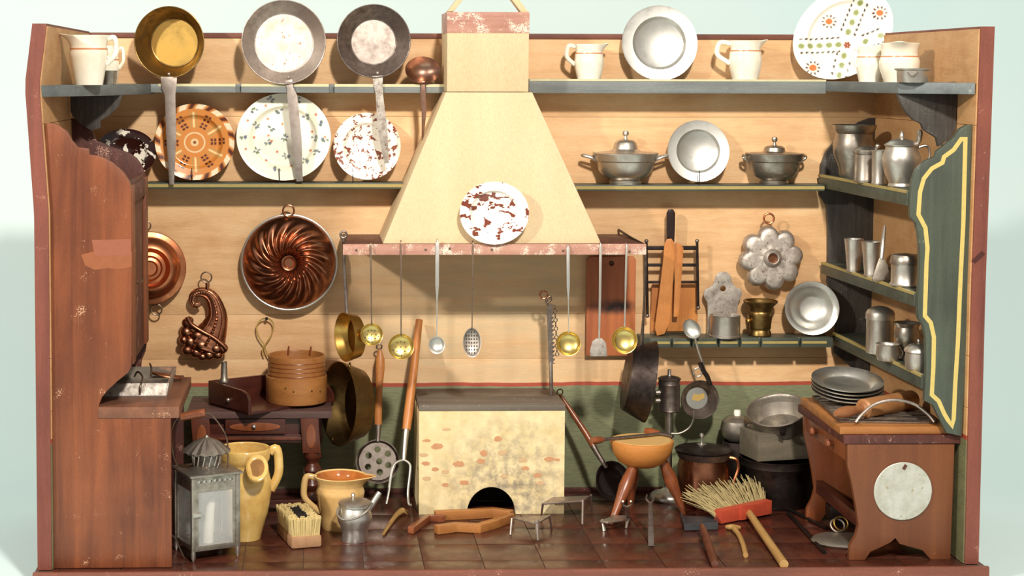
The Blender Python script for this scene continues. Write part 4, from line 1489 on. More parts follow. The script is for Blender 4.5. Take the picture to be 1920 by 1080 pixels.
for (x, y, r) in ((352, 605, 9), (350, 622, 10), (357, 640, 11), (352, 655, 9), (368, 660, 10), (371, 628, 13), (378, 646, 14), (392, 664, 10), (405, 652, 11), (417, 652, 9), (388, 632, 9), (362, 618, 8), (408, 664, 9), (345, 636, 7), (380, 667, 8), (356, 600, 6)):
    v = loc(t, x, y, 0.318)
    part(t, 'fruit', xf(ball((0, 0, 0), r * 1.18, 16), Matrix.Translation((v.x, frng.uniform(-9, -5), v.z)) @ Matrix.Diagonal((1.05, 0.95, frng.uniform(0.8, 1.0), 1))), M_COPD)
lipp = [(352, 592), (360, 606), (378, 618), (400, 630), (418, 644), (425, 652)]
part(t, 'flared_lip', tube(smoothpath([loc(t, x, y, 0.318) + V(0, -16, 0) for x, y in lipp], 5), 4.5, 10), M_COPD)
part(t, 'hanging_ring', ring(tuple(loc(t, 387, 520, 0.316)), 10, 1.4, 'y', 22), M_WIRE)
part(t, 'ring_lug', tube([loc(t, 388, 530, 0.316), loc(t, 389, 546, 0.316)], [3, 4], 8), M_COPD)
t = thing('wire_handle', 'thin wire loop hanging from a nail above the wooden box', 'wire tool', P(500, 630, 0.326))
lo = [(513, 690), (503, 668), (497, 655), (494, 645), (484, 630), (481, 614), (487, 602), (498, 597), (509, 602), (513, 614), (508, 630), (498, 645), (492, 656), (496, 668)]
part(t, 'wire', tube(smoothpath([loc(t, x, y, 0.326) for x, y in lo], 4), 1.4, 6), M_BRASSY)
v = loc(t, 500, 597, 0.326)
part(t, 'nail', cyl(v + V(0, -4, 0), v + V(0, 6, 0), 3, 2, 8), M_IRON)


# ---- utensils hanging from the rail
YU = YR - 0.004


def dipper(name, label, cat, hx, hy0, hy1, cx, cy, r, ry, d, mat, hmat, w0, w1, Y=YU, holes=None, lean=12):
    t = thing(name, label, cat, P(cx, cy, Y))
    m = facing(lean, 0) @ Matrix.Diagonal((1, ry / r, 1, 1))
    pr = []
    for k in range(9):
        a = math.pi / 2 * k / 8
        pr.append((r * math.sin(a), -d * math.cos(a)))
    pr = [(max(a, 0), b) for a, b in pr] + [(r + 1.2, 0.4), (r + 1.2, -1)] + [((r + 0.8) * math.sin(math.pi / 2 * k / 8), -(d + 1.2) * math.cos(math.pi / 2 * k / 8)) for k in range(7, -1, -1)]
    bowl = part(t, 'bowl', xf(lathe(pr, 36), m), mat, angle=60)
    if holes:
        for (a, b) in holes:
            rr = math.hypot(a, b)
            z = -d * math.sqrt(max(0, 1 - (rr) ** 2)) + 0.9
            part(bowl, 'hole', xf(mv(lathe([(0, 0.5), (1.1, 0.5), (1.1, -0.8), (0, -0.8)], 8), a * r, b * r, z), m), M_HOLE)
    a, b = loc(t, hx, hy0, Y), loc(t, cx, hy1, Y)
    mid = a.lerp(b, 0.45)
    h = part(t, 'handle', ribbon([(a.x, a.z), (mid.x, mid.z), (mid.x + (b.x - mid.x) * 0.3, mid.z + (b.z - mid.z) * 0.3), (b.x, b.z)], [w0, w0, w1, w1], -1.0, 1.0), hmat, 0.3)
    part(h, 'hook', tube(smoothpath([a + V(0, 0, -1), a + V(0, 2, 4), a + V(0, 8, 5), a + V(0, 11, -2)], 4), 1.1, 6), hmat)
    return t


hs = [(0, 0), (0.4, 0), (-0.4, 0), (0, 0.4), (0, -0.4), (0.3, 0.35), (-0.3, 0.35), (0.32, -0.35), (-0.32, -0.35), (0.05, -0.68), (0.62, -0.2), (-0.6, -0.25)]
dipper('skimmer', 'small brass skimmer, first on the left of the rail', 'skimmer', 695, 460, 610, 697, 627, 20, 20, 9, M_BRASSY, M_WIRE, 3.4, 2.6, holes=hs)
dipper('skimmer', 'larger brass skimmer, second from the left of the rail', 'skimmer', 752, 457, 630, 752, 650, 23, 23, 10, M_BRASSY, M_WIRE, 3, 2.4, holes=hs)
dipper('ladle', 'tiny silvery ladle with pointed bowl, third on the rail', 'ladle', 820, 454, 632, 819, 647, 14, 15, 8, M_PEWB, M_PEWB, 7, 2)
dipper('strainer', 'elongated pierced pale strainer hanging in the middle of the rail', 'strainer', 887, 458, 620, 885, 642, 16, 26, 9, M_TIN, M_WIRE, 3, 2, holes=[(a * 0.3, b * 0.25) for a in range(-2, 3) for b in range(-3, 4) if abs(a * .3) ** 2 + abs(b * .25) ** 2 < 0.8])
dipper('ladle', 'shiny brass ladle left of the reddish cutting board', 'ladle', 1065, 464, 624, 1066, 644, 22, 22, 12, M_BRASSY, M_PEWB, 6, 1.6)
dipper('ladle', 'shiny brass ladle in front of the reddish cutting board', 'ladle', 1175, 462, 612, 1171, 638, 23, 24, 12, M_BRASSY, M_PEW, 4, 2.6)
t = thing('spatula', 'pale iron spatula with square blade hanging from the rail', 'spatula', P(1122, 650, YU))
part(t, 'blade', prism([(-15, -18), (-16, -8), (-12, 10), (-4, 16), (6, 16), (14, 8), (17, -18)], -1, 1), M_TIN, 0.4)
a, b = loc(t, 1126, 460, YU), V(1, 0, 14)
h = part(t, 'handle', ribbon([(a.x, a.z), (a.x, a.z * 0.5), (b.x, b.z)], [5, 4.6, 3], -1.2, 1.2), M_PEW, 0.3)
part(h, 'hook', tube(smoothpath([a + V(0, 0, -1), a + V(0, 2, 4), a + V(0, 8, 5), a + V(0, 11, -2)], 4), 1.1, 6), M_PEW)

# pot hook (trammel) over the hearth
YT = 0.285
t = thing('trammel_hook', 'toothed iron pot hook with chain standing over the hearth', 'pot hook', P(1034, 747, YT))
a, b = loc(t, 1030, 572, YT), loc(t, 1033, 682, YT)
n = 14
left = [(a.x - 5, a.z), (b.x - 4, b.z)]
right = []
for k in range(n + 1):
    f_ = 1 - k / n
    z = a.z + (b.z - a.z) * f_
    x = a.x + (b.x - a.x) * f_
    right += [(x + 8, z + 0.5), (x + 3, z + 3.2)]
part(t, 'toothed_bar', prism(left + right, -1.6, 1.6), M_IRONG)
part(t, 'rod', tube([b + V(0, 0, 4), V(0, 0, 0)], 3.6, 8), M_STEEL)
part(t, 'hook', tube(smoothpath([loc(t, x, y, YT) for x, y in ((1030, 575), (1024, 566), (1030, 556), (1033, 562), (1026, 568))], 5), 2.2, 8), M_WIRE)
part(t, 'ring', ring(tuple(loc(t, 1019, 553, YT)), 7, 2, 'y', 18), M_COPD)
for k in range(12):
    v = loc(t, 1036 + 1.0 * k * 0.4, 576 + 8 * k, YT)
    part(t, 'chain_link', ring((v.x + 4, -2, v.z), 3.4, 1.0, 'y' if k % 2 else 'x', 10), M_WIRE)

# brass pan hanging side-on from the left end of the rail
YPN = 0.225


def side_pan(name, label, cx, cy, Y, r, rb, d, mat, yaw, lean, seg=52, inside=None):
    t = thing(name, label, 'pan', P(cx, cy, Y))
    m = facing(lean, yaw)
    g = lathe([(0, -d), (rb * 0.97, -d), (rb, -d + 1.5), (r * 0.97, -2), (r, 0), (r + 1.2, -0.2), (r + 0.8, -3), (rb + 2, -d - 1), (0, -d - 2)], seg)
    part(t, 'bowl', xf(g, m), mat, angle=50)
    return t, m


t, m = side_pan('saucepan', 'small brass pan hanging edge-on at the left end of the rail', 646, 632, YPN, 45, 38, 24, M_BRASS, -66, 0)
for dx in (0, 5):
    part(t, 'handle', tube([m @ V(1 + dx, 44, -3), loc(t, 648 + dx * 0.5, 570, YPN), loc(t, 645 + dx * 0.3, 505, YPN), loc(t, 644, 446, YPN)], 2.2, 8), M_IRONG)
part(t, 'hanging_ring', ring(tuple(loc(t, 644, 440, YPN)), 6, 2, 'y', 16), M_IRONG)
# ================================================================== ON THE CUPBOARD, TABLE AND FLOOR
def rodpts(t, pts):
    return [loc(t, *p) for p in pts]


ZW = ROOT[wt].z
# tin tray with wires on the worktop
t = thing('tin_trap_tray', 'shallow grey tin tray with wire springs on the worktop', 'tray', (P(250, 748, 0.06).x, 0.06, ZW), s=1.0)
o = ROOT[t]
fx0, fx1 = XY(186, 0.058, ZW).x - o.x, XY(312, 0.058, ZW).x - o.x
d_ = 0.115
h_ = 24 * mpp(o)
part(t, 'floor_plate', box(fx0, fx1, 0, d_, 0, 0.0015), M_TING)
sl = 0.006
part(t, 'front_side', hexa([(fx0, 0, 0), (fx1, 0, 0), (fx1, 0.001, 0), (fx0, 0.001, 0)], [(fx0, sl, h_), (fx1 + 0.001, sl, h_), (fx1 + 0.001, sl + 0.001, h_), (fx0, sl + 0.001, h_)]), M_TIN)
part(t, 'right_side', hexa([(fx1 - 0.001, 0, 0), (fx1, 0, 0), (fx1, d_, 0), (fx1 - 0.001, d_, 0)], [(fx1, sl, h_), (fx1 + 0.002, sl, h_), (fx1 + 0.002, d_, h_), (fx1, d_, h_)]), M_TIN)
part(t, 'back_side', box(fx0, fx1 + 0.001, d_ - 0.001, d_, 0, h_), M_TING)
part(t, 'left_side', box(fx0, fx0 + 0.001, 0.001, d_, 0, h_), M_TING)
for pts in ([(263, 737, 0.059), (264, 722, 0.06), (267, 706, 0.075), (258, 697, 0.09), (252, 706, 0.1)], [(283, 705, 0.12), (284, 690, 0.13), (281, 682, 0.14)]):
    part(t, 'spring_wire', tube(smoothpath([P(*p) - o for p in pts], 4), 0.0011, 6), M_WIRE)
t = thing('copper_dish', 'small flat copper dish lying behind the tin tray', 'dish', XY(312, 0.178 - 0.02, ZW) + V(0, 0.0, 0.0))
part(t, 'disc', xf(lathe([(0, 0), (30, 0), (31, 1.5), (30, 3), (4, 5), (0, 5.5)], 36), Matrix.Translation((0, 0, 9.5)) @ Matrix.Rotation(0.2, 4, 'Y') @ Matrix.Diagonal((1, 0.55, 1, 1))), M_COPD)

# ---- table at the left
YTB = 0.228
ZTB = P(480, 772, YTB).z
tab = thing('side_table', 'dark wooden table with drawer and turned legs left of the hearth', 'table', (P(480, 960, YTB).x, YTB, 0), s=1.0)
o = ROOT[tab]
M_ = mpp(o)
tx0, tx1 = XY(350, YTB, ZTB).x - o.x, XY(622, YTB, ZTB).x - o.x
part(tab, 'top', box(tx0, tx1, 0, YB - YTB - 0.002, ZTB - 13 * M_, ZTB), M_TBL, 0.0008)


def TX(px):
    return XY(px, YTB, ZTB).x - o.x


z1 = ZTB - 13 * M_
part(tab, 'apron', box(TX(375), TX(598), 0.012, 0.018, z1 - 34 * M_, z1), M_DKW, 0.0005)
part(tab, 'moulded_rail', box(TX(383), TX(568), 0.006, 0.012, z1 - 48 * M_, z1 - 32 * M_), M_DKW, 0.0009)
part(tab, 'moulded_rail', box(TX(383), TX(568), 0.003, 0.0062, z1 - 42 * M_, z1 - 36 * M_), M_DKWZ, 0.0007)
dr = part(tab, 'drawer', box(TX(422), TX(535), 0.002, 0.011, z1 - 30 * M_, z1 - 2 * M_), M_DKW, 0.0008)
ov = [(a * 1.0, b) for a, b in circle(TX(478), z1 - 16 * M_, 48 * M_, 28, 8 * M_)]
part(dr, 'oval_panel', prism(ov, 0.0005, 0.0025), M_CHW, 0.0006)
part(dr, 'knob', ball((TX(476), -0.001, z1 - 15 * M_), 4.5 * M_, 12), M_PEWB)


def table_leg(px, yo, name='leg'):
    x = TX(px)
    zb = z1
    lg = part(tab, name, hexa([(x - 0.010, yo, zb - 66 * M_), (x + 0.012, yo, zb - 66 * M_), (x + 0.012, yo + 0.02, zb - 66 * M_), (x - 0.010, yo + 0.02, zb - 66 * M_)],
                              [(x - 0.013, yo, zb), (x + 0.009, yo, zb), (x + 0.009, yo + 0.02, zb), (x - 0.013, yo + 0.02, zb)]), M_DKWZ, 0.0008)
    zl = zb - 66 * M_
    pr = [(0, zl), (0.010, zl)]
    n = 26
    for k in range(1, n):
        f_ = k / n
        pr.append((0.0075 + 0.0024 * math.sin(f_ * 26), zl * (1 - f_)))
    pr += [(0.009, 0.0), (0, 0.0)]
    part(lg, 'turned_shaft', mv(lathe(pr, 20), x + 0.001, yo + 0.010, 0), M_DKWZ)
    part(lg, 'carved_panel', prism(circle(x, zb - 34 * M_, 0.006, 14, 0.015), yo - 0.0012, yo + 0.001), M_CHW, 0.0006)


table_leg(583, 0.0)
table_leg(378, 0.0)
table_leg(588, 0.078)
table_leg(375, 0.078)
part(tab, 'floor_stretcher', box(TX(390), TX(585), 0.006, 0.014, 0.006, 0.016), M_DKW, 0.0008)

# wooden dust tray
t = thing('wooden_tray', 'dark wooden shovel-shaped tray lying on the side table', 'tray', PZ(465, 778, ZTB), s=1.0)
o = ROOT[t]
A, B, C, D = [PZ(x, y, ZTB) - o for x, y in ((466, 779), (628, 753), (548, 741), (394, 760))]
hh = 44 * M_
part(t, 'floor_board', slab([(A.x, A.y), (B.x, B.y), (C.x, C.y), (D.x, D.y)], 0, 0.004), M_DKW, 0.0006)


def wallboard(p, q, th, prof, name, mat=M_DKW):
    d = (q - p)
    L = d.length
    m = Matrix.Translation(p) @ Matrix.Rotation(math.atan2(d.y, d.x), 4, 'Z')
    return part(t, name, xf(prism([(a * L, b) for a, b in prof], 0, th), m), mat, 0.0007)


s_ = wallboard(D, A, 0.0045, [(0, 0.0), (1, 0.0), (1, hh * 0.62), (0.94, hh * 0.88), (0.82, hh * 0.98), (0.0, hh * 1.06)], 'side_board', M_DKW)
v = D.lerp(A, 0.5)
part(s_, 'bolt', ball((v.x - 0.001, v.y - 0.001, hh * 0.45), 4.5 * M_, 10), M_STEEL)
wallboard(D, C, 0.0045, [(0, 0), (1, 0), (1, hh * 1.05), (0, hh * 1.06)], 'back_board')
wallboard(B, C, 0.0045, [(0, 0), (1, 0), (1, hh * 1.05), (0.2, hh * 0.8), (0.04, hh * 0.5), (0, 0.01)], 'side_board')

# round bentwood box
p_ = PZ(556, 757, ZTB) + V(0, 0, 0.0042)
t = thing('bentwood_box', 'two-tier round bentwood sieve box in the dark tray', 'box', p_)
low = part(t, 'lower_hoop', lathe(thick([(56, 0), (57, 2), (57.5, 44), (57, 48)], 3), 56), M_ORWX)
upp = part(t, 'upper_hoop', lathe([(51, 40), (53.5, 40), (53.5, 84), (53, 87), (50, 87), (49, 84), (49, 42), (51, 40)], 56), M_ORWX)
for z in (52, 60, 68, 76):
    part(upp, 'groove_ring', ring((0, 0, z), 53.6, 0.7, 'z', 56), M_CHW)
for a in (-40, -60, -95, 250):
    d = rz(a) @ V(57.5, 0, 18 + (a % 7) * 3)
    part(low, 'peg', ball(tuple(d), 1.8, 8), M_BRASSD)
for (a, z) in ((60, 86), (110, 86)):
    d = rz(a) @ V(50, 0, z)
    part(upp, 'lacing', cyl(d + V(0, 0, -8), d + V(2, -1, 9), 2.4, 1.6, 8), M_CHW)
t = thing('tin_tube', 'small upright tin candle tube at the corner of the dark tray', 'tube', PZ(420, 762, ZTB) + V(0, 0.004, hh * 1.04))
part(t, 'tube', lathe(thick([(9, 0), (9, 4), (6.5, 8), (5.5, 36), (6, 38)], 1), 20), M_TING)

# large brass pan standing behind the table end
t, m = side_pan('brass_cauldron', 'large aged brass pan leaning on edge behind the table', 634, 757, 0.252, 78, 62, 44, M_BRASSD, -66, 4)
for a in (70, 250):
    d = m @ (rz(a) @ V(79, 0, -6))
    part(t, 'ear', ring(tuple(d), 6, 2, 'x', 14), M_BRASSD)

# ---- leaning tools left of the hearth
t = thing('holed_skimmer', 'round iron skimmer with seven holes and wooden handle leaning on the wall', 'skimmer', P(708, 865, 0.285))
m = facing(9, 0)
hol = [(0, 22), (-17, 11), (19, 14), (3, 0), (-18, -10), (4, -20), (20, -7)]
g = prism([(a, b) for a, b in circle(0, 0, 35, 48)], -1, 1, [circle(a, b, 6, 14) for a, b in hol])
dsc = part(t, 'disc', xf(g, Matrix.Rotation(math.radians(-9), 4, 'X')), M_STEEL)
part(dsc, 'raised_edge', xf(lathe([(35, -2), (39, 5), (41, 5), (37, -3), (35, -2)], 48), m), M_IRONG)
part(t, 'socket', tube(rodpts(t, [(708, 828, 0.287), (709, 812, 0.29), (709, 796, 0.292)]), [4, 5, 7], 10), M_STEEL)
part(t, 'handle', tube(rodpts(t, [(709, 798, 0.292), (709, 780, 0.294), (711, 730, 0.303), (713, 690, 0.309), (713, 672, 0.312), (712, 656, 0.315)]), [7, 7, 6, 8.5, 8, 3], 12, flat=0.6), M_ORW)
part(t, 'hanging_loop', ring(tuple(loc(t, 711, 650, 0.316)), 5, 1.5, 'y', 14), M_WIRE)
t = thing('meat_fork', 'two-pronged long meat fork with wooden shaft leaning beside the hearth', 'fork', P(757, 862, 0.235))
part(t, 'shaft', tube(rodpts(t, [(786, 600, 0.320), (776, 690, 0.29), (765, 780, 0.258), (762, 806, 0.25)]), [7, 8, 9, 8], 10), M_ORW)
part(t, 'ferrule', tube(rodpts(t, [(762, 804, 0.25), (759, 835, 0.243), (757, 864, 0.235)]), [6, 5, 4], 10), M_PEW)
part(t, 'prong', tube(smoothpath(rodpts(t, [(757, 862, 0.235), (742, 868, 0.23), (735, 882, 0.225), (729, 920, 0.217), (724, 945, 0.21)]), 4), 2.6, 8), M_PEWB)
part(t, 'prong', tube(smoothpath(rodpts(t, [(757, 862, 0.235), (768, 870, 0.23), (769, 884, 0.225), (765, 920, 0.217), (766, 944, 0.21), (771, 947, 0.208)]), 4), 2.6, 8), M_PEWB)

# ---- lantern
LB = PZ(388, 1038, 0)
t = thing('lantern', 'tin candle lantern with glass panes and pleated cap on the floor', 'lantern', LB)
R_ = rz(25)
w = 44
hb, ht = 22, 158
M_GLS = NT('lantern_glass')
M_GLS = M_GLS.set(Base_Color=(0.86, 0.88, 0.86), Roughness=0.04, Transmission_Weight=0.0, Alpha=0.22)


def lp_(name, g, mat, bevel=0, parent=None):
    return part(parent or t, name, xf(g, R_), mat, bevel)


lp_('floor_plate', box(-w, w, -w, w, hb - 3, hb), M_TING, 0.4)
for sx in (-1, 1):
    for sy in (-1, 1):
        pst = lp_('corner_post', box(sx * w - 4, sx * w + 4, sy * w - 4, sy * w + 4, hb - 2, ht), M_TING, 0.8)
        lp_('foot', tube([V(sx * w, sy * w, hb), V(sx * w, sy * w, 8), V(sx * w, sy * w, 0)], [4, 4.5, 1.2], 8), M_PEW, 0, pst)
for (a, nm) in ((0, 'f'), (90, 'r'), (180, 'b'), (270, 'l')):
    q = rz(a)
    fr = lp_('pane_frame', xf(prism([(-w + 4, hb), (-w + 4, ht - 22), (w - 4, ht - 22), (w - 4, hb)], -w - 1.5, -w + 1.5, [[(-w + 10, hb + 7), (w - 10, hb + 7), (w - 10, ht - 28), (-w + 10, ht - 28)]]), q), M_TING, 0.4)
    lp_('glass_pane', xf(box(-w + 9, w - 9, -w - 0.4, -w + 0.4, hb + 6, ht - 27), q), M_GLS, 0, fr)
    lp_('pierced_band', xf(prism([(-w + 4, ht - 22), (-w + 4, ht), (w - 4, ht), (w - 4, ht - 22)], -w - 1, -w + 1, [circle(-w + 13 + 10.3 * k, ht - 10, 3.6, 10) for k in range(7)]), q), M_TING, 0)
    lp_('band_backing', xf(box(-w + 5, w - 5, -w + 2.2, -w + 2.8, ht - 21, ht - 1), q), M_PEWB)
    lp_('latch', xf(box(-w - 3, -w + 14, -w - 5, -w - 1, 84, 92), q), M_PEW, 1) if a == 0 else None
lp_('roof_plate', hexa([(-w - 8, -w - 8, ht), (w + 8, -w - 8, ht), (w + 8, w + 8, ht), (-w - 8, w + 8, ht)], [(-w - 8, -w - 8, ht + 4), (w + 8, -w - 8, ht + 4), (w + 8, w + 8, ht + 4), (-w - 8, w + 8, ht + 4)]), M_TING, 0.6)
part(t, 'collar_base', lathe([(0, ht + 4), (38, ht + 4), (30, ht + 9), (24, ht + 12), (0, ht + 12)], 32), M_TING)
col = part(t, 'collar', lathe([(21, ht + 10), (24, ht + 10), (27, ht + 36), (26, ht + 38), (24, ht + 36), (21, ht + 12), (21, ht + 10)], 32), M_IRONG)
for k in range(14):
    a = 2 * math.pi * k / 14
    part(col, 'pierced_strut', tube([V(24.8 * math.cos(a), 24.8 * math.sin(a), ht + 12), V(27.5 * math.cos(a + 0.2), 27.5 * math.sin(a + 0.2), ht + 34)], 1.6, 6), M_PEWB)
part(t, 'chimney_candle', lathe([(0, ht + 8), (8, ht + 8), (8, ht + 46), (0, ht + 47)], 16), M_WAX)
vs, fs = [], []
n = 32
for (r, z, am) in ((44, 36, 1.4), (45, 38, 1.4), (24, 54, 0.9), (4, 63, 0), (3, 60, 0), (23, 51, 0.9), (43, 35, 1.4)):
    for k in range(n):
        a = 2 * math.pi * k / n
        vs.append(V(r * math.cos(a), r * math.sin(a), ht + z + (am if k % 2 else -am)))
for i in range(6):
    for k in range(n):
        l_ = (k + 1) % n
        fs.append((i * n + k, i * n + l_, (i + 1) * n + l_, (i + 1) * n + k))
part(t, 'pleated_cap', (vs, fs), M_TING, angle=15)
part(t, 'cap_knob', ball((0, 0, ht + 63), 4.5, 10), M_PEW)
cn = part(t, 'candle', tube([V(2, 0, hb), V(4, 0, hb + 40), V(8, 0, hb + 78), V(8, 0, hb + 82)], [10, 9.5, 8, 4], 14), M_WAX)
part(cn, 'wick', tube([V(8, 0, hb + 80), V(9, 0, hb + 88)], 1.2, 6), M_BLACK)
sk = [V(-52, 2, ht + 4), V(-62, 2, ht + 30), V(-66, 0, ht + 70), V(-56, 0, ht + 96), V(-44, 0, ht + 102)]
bl = part(t, 'bail', tube(smoothpath(sk + [V(0, 0, ht + 108), V(14, 0, ht + 100), V(36, 0, ht + 66), V(40, 0, ht + 30), V(40, 2, ht + 4)], 5), 1.6, 6), M_WIRE)
part(bl, 'grip', tube([V(-48, 0, ht + 101), V(-2, 0, ht + 109)], 8, 12), M_CHW)
t = thing('bent_wire', 'thin bent wire leaning between cupboard and lantern', 'wire', PZ(346, 1048, 0))
part(t, 'wire', tube(smoothpath([V(0, 0, 1), V(-10, 3, 22), V(-18, 6, 38), V(-27, 9, 45)], 4), 1.6, 6), M_WIRE)

# ---- jugs and brush on the floor
t = jug('tall yellow glazed jug with front spout behind the lantern', 458, 1008, None, None,
        [(31, 0), (32, 5), (36, 20), (45, 50), (51, 85), (51, 106), (46, 130), (44, 142), (48, 150), (50, 164), (50, 170)], 12, 66, 90, 0, M_YGL, 8.5, 4, None, None, 'yellow_jug', hz=(160, 88), nospout=True)
sp = [V(14, -40, 122), V(22, -54, 134), V(26, -66, 146)]
part(t, 'spout', tube(sp, [12, 15, 20], 20), M_YGL)
part(t, 'spout_mouth', xf(ring((0, 0, 0), 17, 4.2, 'z', 28), Matrix.Translation(sp[-1] + V(0.5, -1, 1)) @ Matrix.Rotation(math.radians(48), 4, 'X') @ Matrix.Diagonal((1, 1.35, 1, 1))), M_YGL)
part(t, 'spout_bore_shade', xf(lathe([(0, 0.6), (14, 0.6), (14, -1), (0, -1)], 24), Matrix.Translation(sp[-1] + V(0.5, -1.2, 1.6)) @ Matrix.Rotation(math.radians(48), 4, 'X') @ Matrix.Diagonal((1, 1.35, 1, 1))), plain('spout_painted_shade', (150, 104, 50), 0.4))  # disc in darkened jug yellow, painted as the shade inside the spout
jug('tan jug with brown glazed inside and lip on the floor', 638, 988, None, None,
    [(36, 0), (37, 5), (38, 30), (44, 56), (46, 68), (42, 80), (44, 88), (50, 98)], 180, 68, -20, 0.76, M_TANGL, 6, 3.5, M_BRGL, None, 'tan_jug', bandmat=M_TANGL, hz=(93, 28))
t = thing('pewter_milk_can', 'small bellied pewter can with bail handle in front of the tan jug', 'can', PZ(665, 1013, 0))
part(t, 'body', lathe([(0, 0), (25, 0), (26, 3), (24, 14), (26, 26), (32, 38), (33, 46), (29, 58), (27, 64), (30, 66), (30, 70), (0, 70)], 40), M_PEWB)
lid = part(t, 'lid', lathe([(30.5, 69), (31, 73), (26, 76), (10, 78), (0, 78.5), (0, 69), (30.5, 69)], 40), M_PEW)
part(lid, 'knob', mv(lathe([(0, 0), (3, 0), (3, 5), (4.5, 8), (3, 11), (0, 12)], 12), -3, 0, 78), M_PEW)
part(t, 'spout', tube([V(20, 4, 50), V(34, 6, 68), V(44, 8, 84), V(47, 9, 89)], [7, 6, 6, 5], 14), M_PEWB)
part(t, 'bail', tube(smoothpath([V(-30, -4, 64), V(-33, -16, 54), V(-22, -28, 47), V(0, -32, 50), V(22, -26, 62), V(32, -8, 72), V(31, 0, 66)], 5), 2, 8), M_PEW)
t = thing('scrub_brush', 'wooden scrubbing brush with pale and black bristles standing upright', 'brush', PZ(560, 1012, 0))
Rb = rz(15)
part(t, 'block', xf(box(-29, 29, -60, 60, 0, 22), Rb), wood('brush_block_wood', (188, 146, 108), (152, 110, 78), 'y', 60, 0.5), 5)


def tufts(nx, ny, x0, x1, y0, y1, z0, z1, cond, seed):
    r_ = random.Random(seed)
    gs = []
    for i in range(nx):
        for j in range(ny):
            a, b = i / (nx - 1), j / (ny - 1)
            if not cond(a, b):
                continue
            x, y = x0 + (x1 - x0) * a, y0 + (y1 - y0) * b
            dx, dy = r_.uniform(-2, 2) + (a - 0.5) * 5, r_.uniform(-2, 2) + (b - 0.5) * 8
            gs.append(tube([V(x, y, z0 - 1), V(x + dx, y + dy, z1 + r_.uniform(-2, 2))], [2.0, 2.5], 5))
    return join(*gs)


part(t, 'pale_bristles', xf(tufts(13, 26, -24, 24, -54, 54, 22, 54, lambda a, b: a < 0.27 or a > 0.73 or b < 0.14 or b > 0.9, 1), Rb), plain('pale_bristle', (222, 200, 140), 0.7), kind='stuff')
part(t, 'black_bristles', xf(tufts(13, 26, -24, 24, -54, 54, 22, 52, lambda a, b: 0.27 <= a <= 0.73 and 0.14 <= b <= 0.9, 2), Rb), plain('black_bristle', (38, 32, 30), 0.7), kind='stuff')


def peg(label, pts, head):
    t = thing('wooden_peg', label, 'peg', PZ(pts[0][0], pts[0][1], 0))
    q = [locz(t, x, y, 0.0) + V(0, 0, r) for x, y, r in pts]
    part(t, 'stem', tube(smoothpath(q, 4), [p.x for p in smoothpath([V(r, 0, 0) for _, _, r in pts], 4)], 10), M_STK)
    hq = [locz(t, x, y, 0.0) + V(0, 0, r) for x, y, r in head]
    part(t, 'head', tube(smoothpath(hq, 4), [p.x for p in smoothpath([V(r, 0, 0) for _, _, r in head], 4)], 10), M_STK)


peg('small bent wooden peg lying between tan jug and bellows arms', [(719, 1004, 3), (730, 988, 4), (742, 972, 5), (752, 965, 6)], [(745, 966, 4), (754, 963, 6), (764, 965, 4)])
peg('small carved wooden peg on the floor beside the dustpan', [(1398, 1046, 5), (1393, 1025, 5), (1385, 1007, 5), (1376, 996, 6)], [(1362, 992, 4), (1372, 994, 6), (1387, 993, 4)])

# ---- wooden jointed arms in front of the hearth
t = thing('wooden_jack', 'jointed pale wooden frame lying in front of the hearth arch', 'wooden frame', PZ(880, 985, 0), s=1.0)


def arm(name, pts, w_, h0, h1, mat=M_ORWX):
    q = [PZ(x, y, 0) - ROOT[t] for x, y in pts]
    l, r = [], []
    for i in range(len(q)):
        d = q[min(i + 1, len(q) - 1)] - q[max(i - 1, 0)]
        d.normalize()
        n_ = V(-d.y, d.x, 0)
        l.append(q[i] + n_ * w_ / 2)
        r.append(q[i] - n_ * w_ / 2)
    return part(t, name, slab([(v.x, v.y) for v in l + r[::-1]], h0, h1), mat, 0.0012)


arm('back_arm', [(815, 975), (855, 973), (885, 972), (925, 969), (960, 974)], 0.011, 0.0, 0.011)
arm('front_arm', [(817, 1001), (855, 996), (898, 998), (925, 990), (958, 977)], 0.011, 0.0, 0.010)
part(t, 'hook_wire', tube(smoothpath([PZ(x, y, 0.006) - ROOT[t] for x, y in ((880, 978), (902, 978), (900, 984), (884, 986), (898, 990))], 4), 0.0008, 6), M_WIRE)
t = thing('wooden_stick', 'short bent wooden stick end lying left of the wooden frame', 'stick', PZ(795, 985, 0), s=1.0)
arm('stick', [(770, 1001), (786, 989), (803, 977), (835, 978)], 0.008, 0.0, 0.008, M_CHW)


# ---- trivets and forks
def trivet(label, loops, legs, Z, r=0.0013, mat=None, plate_=None):
    t = thing('trivet', label, 'trivet', PZ(legs[0][1][0], legs[0][1][1], 0), s=1.0)
    o = ROOT[t]
    if plate_:
        q = [PZ(x, y, Z) - o for x, y in plate_]
        part(t, 'top', slab([(v.x, v.y) for v in q], Z - 0.002, Z), mat or M_STEEL, 0.0005)
    else:
        q = [PZ(x, y, Z) - o for x, y in loops]
        part(t, 'top', tube(q, r, 8, True), mat or M_STEEL)
    for (a, b, r0, r1) in legs:
        part(t, 'leg', tube([PZ(a[0], a[1], Z) - o, PZ(b[0], b[1], 0.0) - o], [r0, r1], 8), mat or M_STEEL)
    return t


